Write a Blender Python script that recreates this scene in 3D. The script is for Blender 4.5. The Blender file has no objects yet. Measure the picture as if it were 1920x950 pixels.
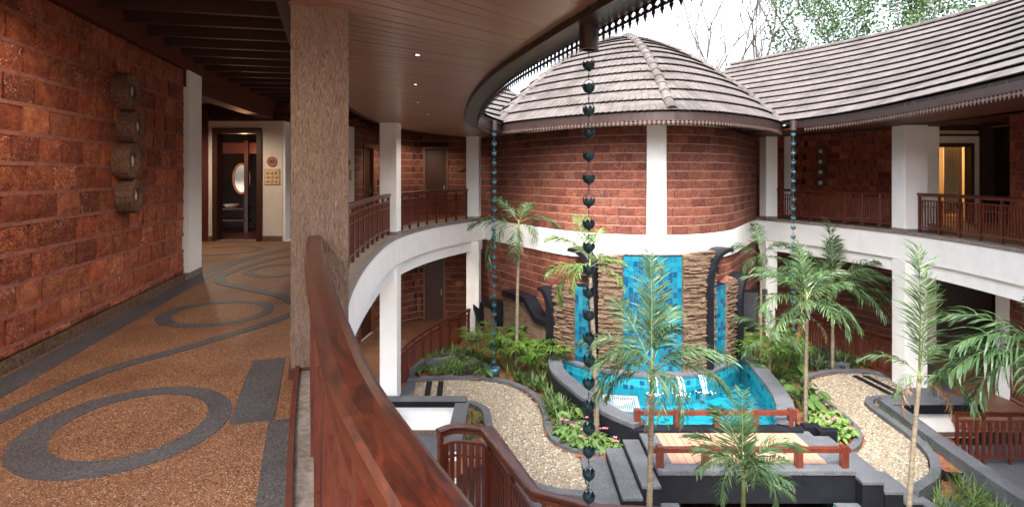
import bpy, math, random
import numpy as np
from mathutils import Vector, Matrix

random.seed(7)
scene = bpy.context.scene
COL = scene.collection
R = math.radians

# ------------------------------------------------------------------ camera
cam_d = bpy.data.cameras.new('camera')
cam = bpy.data.objects.new('camera', cam_d)
COL.objects.link(cam)
cam.location = (0.0, 0.0, 1.5)
cam.rotation_euler = (R(90), 0, 0)
cam_d.sensor_width = 36.0
cam_d.lens = 36.0 * 1100.0 / 1920.0
cam_d.shift_y = -147.0 / 1920.0
cam_d.clip_start = 0.05
cam_d.clip_end = 2000.0
scene.camera = cam

# ------------------------------------------------------------------ sky, sun, exposure
SUN_EL, SUN_AZ = R(58), R(196)          # azimuth clockwise from +Y: sun high, a little behind and left of the camera
world = bpy.data.worlds.new('World')
scene.world = world
world.use_nodes = True
wn = world.node_tree
bg = wn.nodes['Background']
sky = wn.nodes.new('ShaderNodeTexSky')
sky.sky_type = 'NISHITA'
sky.sun_disc = False
sky.sun_elevation = SUN_EL
sky.sun_rotation = SUN_AZ
sky.air_density = 1.0
sky.dust_density = 7.0
sky.ozone_density = 1.0
hs = wn.nodes.new('ShaderNodeHueSaturation')     # thin overcast: the sky is white
hs.inputs['Saturation'].default_value = 0.55
wn.links.new(sky.outputs['Color'], hs.inputs['Color'])
wn.links.new(hs.outputs['Color'], bg.inputs['Color'])
bg.inputs['Strength'].default_value = 0.15
sun_d = bpy.data.lights.new('sun', 'SUN')
sun_d.energy = 0.5
sun_d.angle = R(24)
sun_d.color = (1.0, 0.97, 0.93)
sun = bpy.data.objects.new('sun', sun_d)
COL.objects.link(sun)
sd = Vector((math.sin(SUN_AZ) * math.cos(SUN_EL), math.cos(SUN_AZ) * math.cos(SUN_EL), math.sin(SUN_EL)))
sun.rotation_euler = sd.to_track_quat('Z', 'Y').to_euler()
sun.location = (0, 0, 40)
vs = scene.view_settings
vs.view_transform = 'Standard'
vs.look = 'None'
vs.exposure = 2.75
vs.gamma = 1.0
scene.render.film_transparent = False
scene.cycles.max_bounces = 8
scene.cycles.diffuse_bounces = 4
scene.cycles.glossy_bounces = 4
scene.cycles.transparent_max_bounces = 12
scene.cycles.use_denoising = True

# ------------------------------------------------------------------ helpers
def tag(o, label=None, cat=None, group=None, kind=None):
    if label: o['label'] = label
    if cat: o['category'] = cat
    if group: o['group'] = group
    if kind: o['kind'] = kind
    return o

def empty(name, loc=(0, 0, 0), rz=0.0):
    o = bpy.data.objects.new(name, None)
    o.location = loc
    o.rotation_euler = (0, 0, rz)
    o.empty_display_size = 0.1
    COL.objects.link(o)
    return o

def thing(name, label, cat, group=None, loc=(0, 0, 0), rz=0.0):
    return tag(empty(name, loc, rz), label, cat, group, 'thing')

def link(name, me, parent=None, loc=None, rot=None, scale=None):
    o = bpy.data.objects.new(name, me)
    if loc is not None: o.location = loc
    if rot is not None: o.rotation_euler = rot
    if scale is not None: o.scale = scale
    if parent is not None: o.parent = parent
    COL.objects.link(o)
    return o

class MB:
    """collects faces for one mesh"""
    def __init__(self):
        self.v = []; self.f = []; self.uv = []; self.mi = []
    def add(self, vs_, fs, uvs=None, mi=0):
        b = len(self.v)
        self.v.extend([tuple(p) for p in vs_])
        for k, f in enumerate(fs):
            self.f.append(tuple(i + b for i in f))
            self.mi.append(mi)
            if uvs: self.uv.append([uvs[i] for i in f])
            else: self.uv.append([(0.0, 0.0)] * len(f))
    def box(self, c, s, rz=0.0, mi=0, M=None):
        x, y, z = s[0] / 2, s[1] / 2, s[2] / 2
        p = [(-x, -y, -z), (x, -y, -z), (x, y, -z), (-x, y, -z), (-x, -y, z), (x, -y, z), (x, y, z), (-x, y, z)]
        if M is not None:
            p = [M @ Vector(q) for q in p]
        else:
            ca, sa = math.cos(rz), math.sin(rz)
            p = [(c[0] + q[0] * ca - q[1] * sa, c[1] + q[0] * sa + q[1] * ca, c[2] + q[2]) for q in p]
        self.add(p, [(0, 3, 2, 1), (4, 5, 6, 7), (0, 1, 5, 4), (1, 2, 6, 5), (2, 3, 7, 6), (3, 0, 4, 7)], mi=mi)
    def prism(self, poly, z0, z1, mi=0):
        n = len(poly)
        a = sum(poly[i][0] * poly[(i + 1) % n][1] - poly[(i + 1) % n][0] * poly[i][1] for i in range(n))
        if a < 0: poly = poly[::-1]
        p = [(x, y, z0) for x, y in poly] + [(x, y, z1) for x, y in poly]
        f = [tuple(range(n))[::-1], tuple(range(n, 2 * n))]
        f += [(i, (i + 1) % n, n + (i + 1) % n, n + i) for i in range(n)]
        self.add(p, f, mi=mi)
    def sheet(self, poly, z, mi=0):
        n = len(poly)
        a = sum(poly[i][0] * poly[(i + 1) % n][1] - poly[(i + 1) % n][0] * poly[i][1] for i in range(n))
        if a < 0: poly = poly[::-1]
        self.add([(x, y, z) for x, y in poly], [tuple(range(n))], mi=mi)
    def strip(self, A, B, z0, z1, mi=0, closed=False):
        """solid between two plan polylines A and B (same length)"""
        n = len(A)
        p = []
        for i in range(n):
            p += [(A[i][0], A[i][1], z0), (B[i][0], B[i][1], z0), (B[i][0], B[i][1], z1), (A[i][0], A[i][1], z1)]
        f = []
        for i in range(n - 1 + (1 if closed else 0)):
            a, b = 4 * i, 4 * ((i + 1) % n)
            for k in range(4):
                k2 = (k + 1) % 4
                f.append((a + k, b + k, b + k2, a + k2))
        if not closed:
            f += [(0, 1, 2, 3), (4 * n - 1, 4 * n - 2, 4 * n - 3, 4 * n - 4)]
        self.add(p, f, mi=mi)
    def sweep(self, prof, path, closed=False, mi=0, up=Vector((0, 0, 1))):
        """prof: closed list of (lateral, vertical); path: 3D points"""
        P = [Vector(p) for p in path]
        n, m = len(P), len(prof)
        vs_, uvs = [], []
        s = 0.0
        pl = [0.0]
        for k in range(m):
            a, b = prof[k], prof[(k + 1) % m]
            pl.append(pl[-1] + math.hypot(a[0] - b[0], a[1] - b[1]))
        for i in range(n):
            if closed: t = P[(i + 1) % n] - P[i - 1]
            else: t = P[min(i + 1, n - 1)] - P[max(i - 1, 0)]
            t.normalize()
            lat = t.cross(up)
            if lat.length < 1e-6: lat = Vector((1, 0, 0))
            lat.normalize()
            nv = lat.cross(t)
            # mitre
            k = 1.0
            if 0 < i < n - 1 or closed:
                d0 = (P[i] - P[i - 1]).normalized()
                c = max(0.5, t.dot(d0))
                k = 1.0 / c
            if i: s += (P[i] - P[i - 1]).length
            for q, (u, w) in enumerate(prof):
                vs_.append(P[i] + lat * u * k + nv * w)
                uvs.append((s, pl[q]))
        f = []
        for i in range(n - 1 + (1 if closed else 0)):
            for k in range(m):
                a, b = i * m + k, i * m + (k + 1) % m
                c, d = ((i + 1) % n) * m + (k + 1) % m, ((i + 1) % n) * m + k
                f.append((a, b, c, d))
        if not closed:
            f.append(tuple(range(m))[::-1])
            f.append(tuple(range((n - 1) * m, n * m)))
        self.add(vs_, f, uvs, mi)
    def tube(self, path, rad, n=8, mi=0):
        P = [Vector(p) for p in path]
        if not hasattr(rad, '__len__'): rad = [rad] * len(P)
        vs_, f = [], []
        ref = Vector((0.31, 0.17, 0.93))
        for i in range(len(P)):
            t = (P[min(i + 1, len(P) - 1)] - P[max(i - 1, 0)]).normalized()
            a = t.cross(ref)
            if a.length < 1e-3: a = t.cross(Vector((1, 0, 0)))
            a.normalize(); b = t.cross(a)
            for k in range(n):
                an = 2 * math.pi * k / n
                vs_.append(P[i] + (a * math.cos(an) + b * math.sin(an)) * rad[i])
        for i in range(len(P) - 1):
            for k in range(n):
                f.append((i * n + k, i * n + (k + 1) % n, (i + 1) * n + (k + 1) % n, (i + 1) * n + k))
        f.append(tuple(range(n))[::-1]); f.append(tuple(range((len(P) - 1) * n, len(P) * n)))
        self.add(vs_, f, mi=mi)
    def lathe(self, prof, c=(0, 0, 0), n=16, mi=0, axis='z'):
        vs_, f = [], []
        m = len(prof)
        for k in range(n):
            an = 2 * math.pi * k / n
            for r, z in prof:
                x, y = r * math.cos(an), r * math.sin(an)
                if axis == 'z': q = (c[0] + x, c[1] + y, c[2] + z)
                elif axis == 'y': q = (c[0] + x, c[1] + z, c[2] + y)
                else: q = (c[0] + z, c[1] + x, c[2] + y)
                vs_.append(q)
        for k in range(n):
            for j in range(m - 1):
                f.append((k * m + j, ((k + 1) % n) * m + j, ((k + 1) % n) * m + j + 1, k * m + j + 1))
        self.add(vs_, f, mi=mi)
    def mesh(self, name, mats, smooth=False, bevel=0.0):
        me = bpy.data.meshes.new(name)
        me.from_pydata(self.v, [], self.f)
        if any(any(c != (0.0, 0.0) for c in u) for u in self.uv[:50]):
            ul = me.uv_layers.new(name='UVMap')
            flat = [c for u in self.uv for p in u for c in p]
            ul.data.foreach_set('uv', flat)
        if not isinstance(mats, (list, tuple)): mats = [mats]
        for m in mats: me.materials.append(m)
        if len(mats) > 1: me.polygons.foreach_set('material_index', self.mi)
        if smooth: me.polygons.foreach_set('use_smooth', [True] * len(me.polygons))
        me.update()
        return me
    def build(self, name, mats, parent=None, smooth=False, bevel=0.0, auto=None):
        me = self.mesh(name, mats, smooth)
        o = link(name, me, parent)
        if bevel:
            m = o.modifiers.new('bevel', 'BEVEL'); m.width = bevel; m.segments = 2; m.limit_method = 'ANGLE'
            m.angle_limit = R(40)
        return o

# ------------------------------------------------------------------ materials
class NT:
    def __init__(self, name):
        self.m = bpy.data.materials.new(name)
        self.m.use_nodes = True
        self.t = self.m.node_tree
        self.b = self.t.nodes['Principled BSDF']
        self.out = self.t.nodes['Material Output']
    def n(self, typ, **kw):
        nd = self.t.nodes.new(typ)
        for k, v in kw.items(): setattr(nd, k, v)
        return nd
    def l(self, a, b): self.t.links.new(a, b)
    def coords(self, kind, stretch=(1, 1, 1), rnd=False):
        if kind == 'pos': src = self.n('ShaderNodeNewGeometry').outputs['Position']
        elif kind == 'uv': src = self.n('ShaderNodeTexCoord').outputs['UV']
        else: src = self.n('ShaderNodeTexCoord').outputs['Object']
        mp = self.n('ShaderNodeMapping')
        mp.inputs['Scale'].default_value = stretch
        self.l(src, mp.inputs['Vector'])
        o = mp.outputs['Vector']
        if rnd:
            oi = self.n('ShaderNodeObjectInfo')
            mu = self.n('ShaderNodeMath', operation='MULTIPLY'); mu.inputs[1].default_value = 37.0
            self.l(oi.outputs['Random'], mu.inputs[0])
            va = self.n('ShaderNodeVectorMath', operation='ADD')
            self.l(o, va.inputs[0]); self.l(mu.outputs[0], va.inputs[1])
            o = va.outputs[0]
        return o
    def noise(self, co, scale, detail=4, rough=0.55, dist=0.0):
        t = self.n('ShaderNodeTexNoise')
        t.inputs['Scale'].default_value = scale
        t.inputs['Detail'].default_value = detail
        t.inputs['Roughness'].default_value = rough
        t.inputs['Distortion'].default_value = dist
        self.l(co, t.inputs['Vector'])
        return t.outputs['Fac']
    def ramp(self, fac, stops):
        r = self.n('ShaderNodeValToRGB')
        e = r.color_ramp.elements
        while len(e) < len(stops): e.new(0.5)
        for el, (p, c) in zip(e, stops):
            el.position = p
            el.color = (c[0], c[1], c[2], 1.0)
        self.l(fac, r.inputs['Fac'])
        return r.outputs['Color']
    def mix(self, fac, a, b, mode='MIX'):
        m = self.n('ShaderNodeMix', data_type='RGBA', blend_type=mode)
        if isinstance(fac, float): m.inputs['Factor'].default_value = fac
        else: self.l(fac, m.inputs['Factor'])
        for s, v in (('A', a), ('B', b)):
            sock = [i for i in m.inputs if i.name == s and i.type == 'RGBA'][0]
            if isinstance(v, (tuple, list)): sock.default_value = (v[0], v[1], v[2], 1)
            else: self.l(v, sock)
        return [o for o in m.outputs if o.type == 'RGBA'][0]
    def bump(self, h, strength, dist=0.01, prev=None):
        b = self.n('ShaderNodeBump')
        b.inputs['Strength'].default_value = strength
        b.inputs['Distance'].default_value = dist
        self.l(h, b.inputs['Height'])
        if prev is not None: self.l(prev, b.inputs['Normal'])
        return b.outputs['Normal']
    def rnd_value(self, col, amt):
        """vary brightness per object"""
        oi = self.n('ShaderNodeObjectInfo')
        mr = self.n('ShaderNodeMapRange')
        mr.inputs['To Min'].default_value = 1 - amt; mr.inputs['To Max'].default_value = 1 + amt
        self.l(oi.outputs['Random'], mr.inputs['Value'])
        h = self.n('ShaderNodeHueSaturation')
        self.l(mr.outputs[0], h.inputs['Value'])
        self.l(col, h.inputs['Color'])
        return h.outputs['Color']
    def set(self, base=None, rough=None, normal=None, **kw):
        if base is not None:
            if isinstance(base, (tuple, list)): self.b.inputs['Base Color'].default_value = (*base, 1)
            else: self.l(base, self.b.inputs['Base Color'])
        if rough is not None:
            if isinstance(rough, float): self.b.inputs['Roughness'].default_value = rough
            else: self.l(rough, self.b.inputs['Roughness'])
        if normal is not None: self.l(normal, self.b.inputs['Normal'])
        for k, v in kw.items():
            self.b.inputs[k.replace('_', ' ')].default_value = v
        return self.m

def simple(name, stops, scale=6, detail=5, rough=0.6, bump=0.2, bscale=None, bdist=0.005, coords='pos', stretch=(1, 1, 1), rnd=0.0, dist=0.0, **kw):
    t = NT(name)
    co = t.coords(coords, stretch, rnd=(rnd > 0))
    f = t.noise(co, scale, detail, dist=dist)
    c = t.ramp(f, stops)
    if rnd: c = t.rnd_value(c, rnd)
    nrm = None
    if bump:
        nrm = t.bump(t.noise(co, bscale or scale * 3, 6), bump, bdist)
    return t.set(c, rough, nrm, **kw)

def make_laterite(name, lo, mid, hi, pit, fleck, pale=0.0, pitscale=48, rnd=0.2):
    t = NT(name)
    co = t.coords('pos')
    n1 = t.noise(co, 10, 6, 0.65)
    n2 = t.noise(co, pitscale, 5, 0.62, 1.2)
    n3 = t.noise(co, 1.7, 3)
    c = t.ramp(n1, [(0.30, lo), (0.50, mid), (0.68, hi)])
    pits = t.ramp(n2, [(0.43, (0, 0, 0)), (0.53, (1, 1, 1))])
    oi = t.n('ShaderNodeObjectInfo')
    mu = t.n('ShaderNodeMath', operation='MULTIPLY'); mu.inputs[1].default_value = 7.31; t.l(oi.outputs['Random'], mu.inputs[0])
    fr_ = t.n('ShaderNodeMath', operation='FRACT'); t.l(mu.outputs[0], fr_.inputs[0])
    tint = t.ramp(fr_.outputs[0], [(0.0, (0.70, 0.62, 0.62)), (0.35, (1, 1, 1)), (0.7, (1.12, 1.18, 1.05)), (1.0, (0.92, 1.25, 1.35))])
    c = t.mix(1.0, c, tint, 'MULTIPLY')
    mu3 = t.n('ShaderNodeMath', operation='MULTIPLY'); mu3.inputs[1].default_value = 29.3; t.l(oi.outputs['Random'], mu3.inputs[0])
    fr3 = t.n('ShaderNodeMath', operation='FRACT'); t.l(mu3.outputs[0], fr3.inputs[0])
    mu4 = t.n('ShaderNodeMath', operation='MULTIPLY'); mu4.inputs[1].default_value = 0.8; t.l(fr3.outputs[0], mu4.inputs[0])
    pits = t.mix(mu4.outputs[0], pits, (1, 1, 1))
    c2 = t.mix(pits, pit, c)
    fl = t.ramp(t.noise(co, pitscale * .8, 4, 0.6, 1.8), [(0.58, (0, 0, 0)), (0.65, (1, 1, 1))])
    big = t.ramp(n3, [(0.50 - pale, (0, 0, 0)), (0.62 - pale, (1, 1, 1))])
    mu2 = t.n('ShaderNodeMath', operation='MULTIPLY'); mu2.inputs[1].default_value = 13.7; t.l(oi.outputs['Random'], mu2.inputs[0])
    fr2 = t.n('ShaderNodeMath', operation='FRACT'); t.l(mu2.outputs[0], fr2.inputs[0])
    pb = t.ramp(fr2.outputs[0], [(0.40, (.12, .12, .12)), (0.8, (1, 1, 1))])
    fm = t.mix(1.0, t.mix(1.0, fl, big, 'MULTIPLY'), pb, 'MULTIPLY')
    c3 = t.mix(fm, c2, fleck)
    c3 = t.rnd_value(c3, rnd)
    nr = t.bump(n2, 1.0, 0.022)
    nr = t.bump(n1, 0.5, 0.02, nr)
    return t.set(c3, 0.7, nr, Specular_IOR_Level=0.4)

M = {}
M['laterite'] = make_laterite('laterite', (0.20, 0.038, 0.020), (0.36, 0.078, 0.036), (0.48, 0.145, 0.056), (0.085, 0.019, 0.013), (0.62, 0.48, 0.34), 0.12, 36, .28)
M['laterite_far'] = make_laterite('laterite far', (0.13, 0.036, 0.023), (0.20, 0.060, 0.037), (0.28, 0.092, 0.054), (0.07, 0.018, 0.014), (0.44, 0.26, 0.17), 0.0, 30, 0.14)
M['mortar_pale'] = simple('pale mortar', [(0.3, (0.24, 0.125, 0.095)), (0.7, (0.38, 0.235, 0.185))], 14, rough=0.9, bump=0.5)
M['joint'] = simple('dark open joint', [(0.3, (0.03, 0.010, 0.008)), (0.7, (0.06, 0.020, 0.016))], 14, rough=0.95, bump=0.5)
M['mortar'] = simple('mortar', [(0.3, (0.19, 0.060, 0.045)), (0.7, (0.30, 0.115, 0.088))], 14, rough=0.9, bump=0.5)
def make_white():
    t = NT('white paint')
    n = t.noise(t.coords('pos'), 2.5, 5)
    c = t.ramp(n, [(0.25, (0.74, 0.75, 0.75)), (0.6, (0.81, 0.81, 0.80))])
    st = t.noise(t.coords('pos', (1.6, 1.6, .35)), 2.0, 4, .55)
    m1 = t.ramp(st, [(0.55, (1, 1, 1)), (0.82, (0.90, 0.895, 0.88))])
    c = t.mix(1.0, c, m1, 'MULTIPLY')
    return t.set(c, 0.6, t.bump(t.noise(t.coords('pos'), 55, 4), .15, .004))
M['white'] = make_white()
M['cream'] = simple('cream paint', [(0.3, (0.60, 0.52, 0.44)), (0.7, (0.68, 0.60, 0.51))], 2.5, rough=0.6, bump=0.15, bscale=50)

def make_bark_plaster():
    t = NT('rough textured plaster')
    co = t.coords('pos', (1, 1, 0.20))
    n1 = t.noise(co, 52, 6, 0.66, 2.4)
    n2 = t.noise(co, 12, 4, 0.6, 0.8)
    c = t.ramp(n1, [(0.36, (0.20, 0.13, 0.095)), (0.50, (0.36, 0.255, 0.20)), (0.66, (0.45, 0.335, 0.27))])
    nr = t.bump(n1, 1.0, 0.035)
    nr = t.bump(n2, 0.8, 0.03, nr)
    return t.set(c, 0.6, nr, Specular_IOR_Level=0.4)
M['plaster'] = make_bark_plaster()

def make_wood(name, stops, coords, stretch, rough, coat=0.0, rnd=0.12, scale=3.0, bump=0.08):
    t = NT(name)
    co = t.coords(coords, stretch, rnd=(rnd > 0 and coords == 'obj'))
    n1 = t.noise(co, scale, 6, 0.6, 1.4)
    n2 = t.noise(co, scale * 7, 5, 0.6, 0.4)
    mx = t.mix(0.35, n1, n2)
    c = t.ramp(mx, stops)
    if rnd: c = t.rnd_value(c, rnd)
    nr = t.bump(n2, bump, 0.003)
    return t.set(c, rough, nr, Coat_Weight=coat, Coat_Roughness=0.18)
RED = [(0.30, (0.007, 0.002, 0.0015)), (0.43, (0.032, 0.005, 0.0025)), (0.55, (0.072, 0.012, 0.004)), (0.72, (0.135, 0.030, 0.009))]
M['rail'] = make_wood('polished red wood rail', RED, 'uv', (2.2, 9, 1), 0.34, 0.1, 0.0, 3.0)
DRED = [(0.35, (0.048, 0.008, 0.0045)), (0.60, (0.115, 0.023, 0.011)), (0.8, (0.16, 0.036, 0.018))]
M['redwood'] = make_wood('red stained wood', DRED, 'pos', (4, 4, 0.7), 0.38, 0.15, 0.0, 4)
M['baluster'] = make_wood('red stained slat', DRED, 'pos', (4, 4, 0.5), 0.42, 0.1, 0.15, 4)
M['soffit'] = make_wood('brown soffit board', [(0.3, (0.22, 0.125, 0.088)), (0.7, (0.34, 0.20, 0.145))], 'obj', (0.6, 9, 9), 0.33, 0.15, 0.10, 4)
M['darkwood'] = make_wood('dark stained wood', [(0.3, (0.014, 0.004, 0.003)), (0.7, (0.035, 0.010, 0.007))], 'pos', (2, 2, 2), 0.5, 0.0, 0.1, 3)
M['platewood'] = make_wood('mahogany stained beam', [(0.3, (0.06, 0.012, 0.007)), (0.7, (0.11, 0.024, 0.013))], 'pos', (1, 1, 6), 0.5, 0.0, 0.0, 3)
M['tanboard'] = make_wood('tan ceiling board', [(0.3, (0.62, 0.40, 0.18)), (0.7, (0.72, 0.50, 0.25))], 'pos', (1, 6, 1), 0.6, 0.0, 0.0, 3)
M['deck'] = make_wood('salmon deck board', [(0.3, (0.30, 0.155, 0.10)), (0.7, (0.40, 0.23, 0.16))], 'obj', (8, 0.7, 8), 0.6, 0.0, 0.10, 4)

def make_aggregate():
    t = NT('exposed aggregate')
    co = t.coords('pos')
    v = t.n('ShaderNodeTexVoronoi'); v.inputs['Scale'].default_value = 175
    t.l(co, v.inputs['Vector'])
    sep = t.n('ShaderNodeSeparateColor'); t.l(v.outputs['Color'], sep.inputs[0])
    c = t.ramp(sep.outputs[0], [(0.0, (0.05, 0.020, 0.014)), (0.25, (0.14, 0.054, 0.030)), (0.62, (0.235, 0.108, 0.056)), (0.90, (0.33, 0.185, 0.105)), (0.97, (0.50, 0.40, 0.28))])
    big = t.noise(co, 1.3, 5, 0.6)
    bc = t.ramp(big, [(0.3, (0.66, 0.60, 0.56)), (0.6, (1, 1, 1))])
    c = t.mix(1.0, c, bc, 'MULTIPLY')
    ed = t.ramp(v.outputs['Distance'], [(0.25, (1, 1, 1)), (0.75, (0.0, 0.0, 0.0))])
    nr = t.bump(ed, 0.55, 0.004)
    return t.set(c, 0.52, nr, Specular_IOR_Level=0.4)
M['aggregate'] = make_aggregate()

def make_speckle(name, dark, light, rough, scale=140, spec=0.5, bump=0.15, coat=0.0, thr=0.55):
    t = NT(name)
    co = t.coords('pos')
    n = t.noise(co, scale, 3, 0.7)
    n2 = t.noise(co, 3.0, 4, 0.6)
    c = t.ramp(n, [(thr - 0.2, dark), (thr + 0.12, light)])
    bc = t.ramp(n2, [(0.3, (0.72, 0.72, 0.72)), (0.65, (1.1, 1.1, 1.1))])
    c = t.mix(1.0, c, bc, 'MULTIPLY')
    rr = t.n('ShaderNodeMapRange'); rr.inputs['To Min'].default_value = rough - 0.1; rr.inputs['To Max'].default_value = rough + 0.12
    t.l(n2, rr.inputs['Value'])
    return t.set(c, rr.outputs[0], t.bump(n, bump, 0.004), Specular_IOR_Level=spec, Coat_Weight=coat)
M['slate_chip'] = make_speckle('grey stone chip band', (0.016, 0.017, 0.022), (0.13, 0.13, 0.15), 0.55, 110, bump=0.7, thr=0.56)
M['granite'] = make_speckle('grey granite', (0.026, 0.029, 0.036), (0.15, 0.16, 0.18), 0.55, 75, spec=0.3, thr=0.54)
M['blackgranite'] = make_speckle('black granite', (0.005, 0.0055, 0.008), (0.020, 0.022, 0.030), 0.38, 120, spec=0.16, thr=0.6)
M['stone_cap'] = make_speckle('pale veined kerb stone', (0.14, 0.115, 0.10), (0.29, 0.255, 0.235), 0.5, 22, bump=0.1)
M['skirt'] = make_speckle('mottled brown skirting stone', (0.06, 0.03, 0.02), (0.22, 0.14, 0.10), 0.45, 30)
M['carved'] = make_speckle('old carved stone', (0.075, 0.034, 0.021), (0.21, 0.112, 0.072), 0.8, 40, bump=0.6)
def make_tile(name, rnd):
    t = NT(name)
    co = t.coords('pos')
    n1 = t.noise(co, 6, 5); n2 = t.noise(co, .9, 5, .65)
    c = t.ramp(n1, [(0.25, (0.056, 0.048, 0.046)), (0.55, (0.086, 0.075, 0.072)), (0.8, (0.116, 0.102, 0.098))])
    w = t.ramp(n2, [(0.36, (0.62, 0.62, 0.58)), (0.52, (1, 1, 1)), (0.70, (1.08, 1.05, 1.03))])
    c = t.mix(1.0, c, w, 'MULTIPLY')
    if rnd: c = t.rnd_value(c, rnd)
    return t.set(c, 0.8, t.bump(t.noise(co, 70, 4), .3, .006), Specular_IOR_Level=.3)
M['tile'] = make_tile('weathered roof tile', .07)
M['tile_mass'] = make_tile('weathered roof tile field', 0)
M['underlay'] = simple('roof underlay', [(0.3, (0.02, 0.013, 0.011)), (0.7, (0.035, 0.022, 0.02))], 6, rough=0.9)
M['fascia'] = simple('brown painted metal', [(0.3, (0.024, 0.014, 0.012)), (0.7, (0.040, 0.024, 0.021))], 5, rough=0.4, bump=0.05)
M['lace'] = simple('brown lace trim', [(0.3, (0.07, 0.042, 0.035)), (0.7, (0.11, 0.07, 0.058))], 5, rough=0.5, bump=0.05)
M['chain'] = simple('dark patinated copper', [(0.3, (0.004, 0.016, 0.020)), (0.7, (0.014, 0.055, 0.066))], 25, rough=0.42, bump=0.2, Metallic=0.3)
M['chain_blue'] = simple('teal patinated copper', [(0.3, (0.02, 0.075, 0.10)), (0.7, (0.08, 0.20, 0.25))], 25, rough=0.4, bump=0.2, Metallic=0.5)
M['soil'] = simple('red soil', [(0.25, (0.10, 0.035, 0.016)), (0.6, (0.22, 0.078, 0.034)), (0.8, (0.30, 0.12, 0.055))], 7, rough=0.95, bump=0.9, bscale=30, bdist=0.03)
M['ground'] = simple('earth', [(0.3, (0.08, 0.05, 0.03)), (0.7, (0.14, 0.09, 0.05))], 2, rough=0.95, bump=0.5)
M['bedding'] = simple('path mortar bed', [(0.3, (0.13, 0.11, 0.082)), (0.7, (0.20, 0.172, 0.13))], 20, rough=0.9, bump=0.4)
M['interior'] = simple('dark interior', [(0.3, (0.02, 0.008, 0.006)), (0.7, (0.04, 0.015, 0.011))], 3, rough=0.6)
M['doorwood'] = make_wood('dark brown door wood', [(0.3, (0.03, 0.010, 0.006)), (0.7, (0.065, 0.022, 0.013))], 'pos', (6, 6, 0.7), 0.42, 0.0, 0.0, 3)
M['framewood'] = make_wood('brown door frame', [(0.3, (0.11, 0.042, 0.022)), (0.7, (0.18, 0.075, 0.042))], 'pos', (6, 6, 0.7), 0.42, 0.0, 0.0, 3)
M['terracotta'] = simple('terracotta', [(0.3, (0.30, 0.12, 0.055)), (0.7, (0.42, 0.19, 0.09))], 16, rough=0.8, bump=0.3)
M['sandstone'] = simple('carved sandstone', [(0.3, (0.46, 0.30, 0.17)), (0.7, (0.58, 0.41, 0.25))], 16, rough=0.8, bump=0.3)
M['ledge'] = None

def make_ledge():
    t = NT('stacked ledge stone')
    co = t.coords('pos', (1, 1, 6))
    n = t.noise(co, 4, 4, 0.7)
    n2 = t.noise(t.coords('pos'), 24, 5, 0.7)
    c = t.ramp(n, [(0.28, (0.06, 0.032, 0.021)), (0.45, (0.13, 0.078, 0.048)), (0.58, (0.19, 0.13, 0.085)), (0.72, (0.10, 0.072, 0.056)), (0.8, (0.21, 0.135, 0.08))])
    c = t.mix(0.25, c, n2, 'MULTIPLY')
    return t.set(c, 0.85, t.bump(n2, 0.6, 0.012))
M['ledge'] = make_ledge()

def make_pebbles():
    t = NT('river pebbles')
    at_ = t.n('ShaderNodeAttribute'); at_.attribute_name = 'tone'
    c = t.ramp(at_.outputs['Fac'], [(0.0, (0.05, 0.048, 0.045)), (0.2, (0.13, 0.11, 0.085)), (0.5, (0.22, 0.18, 0.125)), (0.8, (0.29, 0.245, 0.18)), (1.0, (0.42, 0.39, 0.33))])
    return t.set(c, 0.5)
M['pebble'] = make_pebbles()

def make_mosaic_tile():
    t = NT('blue glass mosaic')
    oi = t.n('ShaderNodeObjectInfo')
    c = t.ramp(oi.outputs['Random'], [(0.0, (0.003, 0.045, 0.10)), (0.22, (0.003, 0.055, 0.125)), (0.28, (0.004, 0.10, 0.165)), (0.7, (0.006, 0.13, 0.195)), (1.0, (0.012, 0.165, 0.23))])
    n = t.noise(t.coords('pos'), 60, 3)
    return t.set(c, 0.18, t.bump(n, 0.06, 0.002), Specular_IOR_Level=0.6)
M['mosaic'] = make_mosaic_tile()

def make_mosaic_sheet():
    t = NT('blue pool tiling')
    co = t.coords('pos')
    v = t.n('ShaderNodeTexVoronoi', distance='CHEBYCHEV'); v.inputs['Scale'].default_value = 8.0; v.inputs['Randomness'].default_value = 0.0
    t.l(co, v.inputs['Vector'])
    sep = t.n('ShaderNodeSeparateColor'); t.l(v.outputs['Color'], sep.inputs[0])
    c = t.ramp(sep.outputs[1], [(0.0, (0.003, 0.06, 0.11)), (0.15, (0.003, 0.075, 0.135)), (0.22, (0.004, 0.17, 0.25)), (1.0, (0.010, 0.25, 0.32))])
    g = t.ramp(v.outputs['Distance'], [(0.44, (0, 0, 0)), (0.47, (1, 1, 1))])
    c = t.mix(g, c, (0.05, 0.22, 0.27))
    return t.set(c, 0.25)
M['pooltile'] = make_mosaic_sheet()

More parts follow.
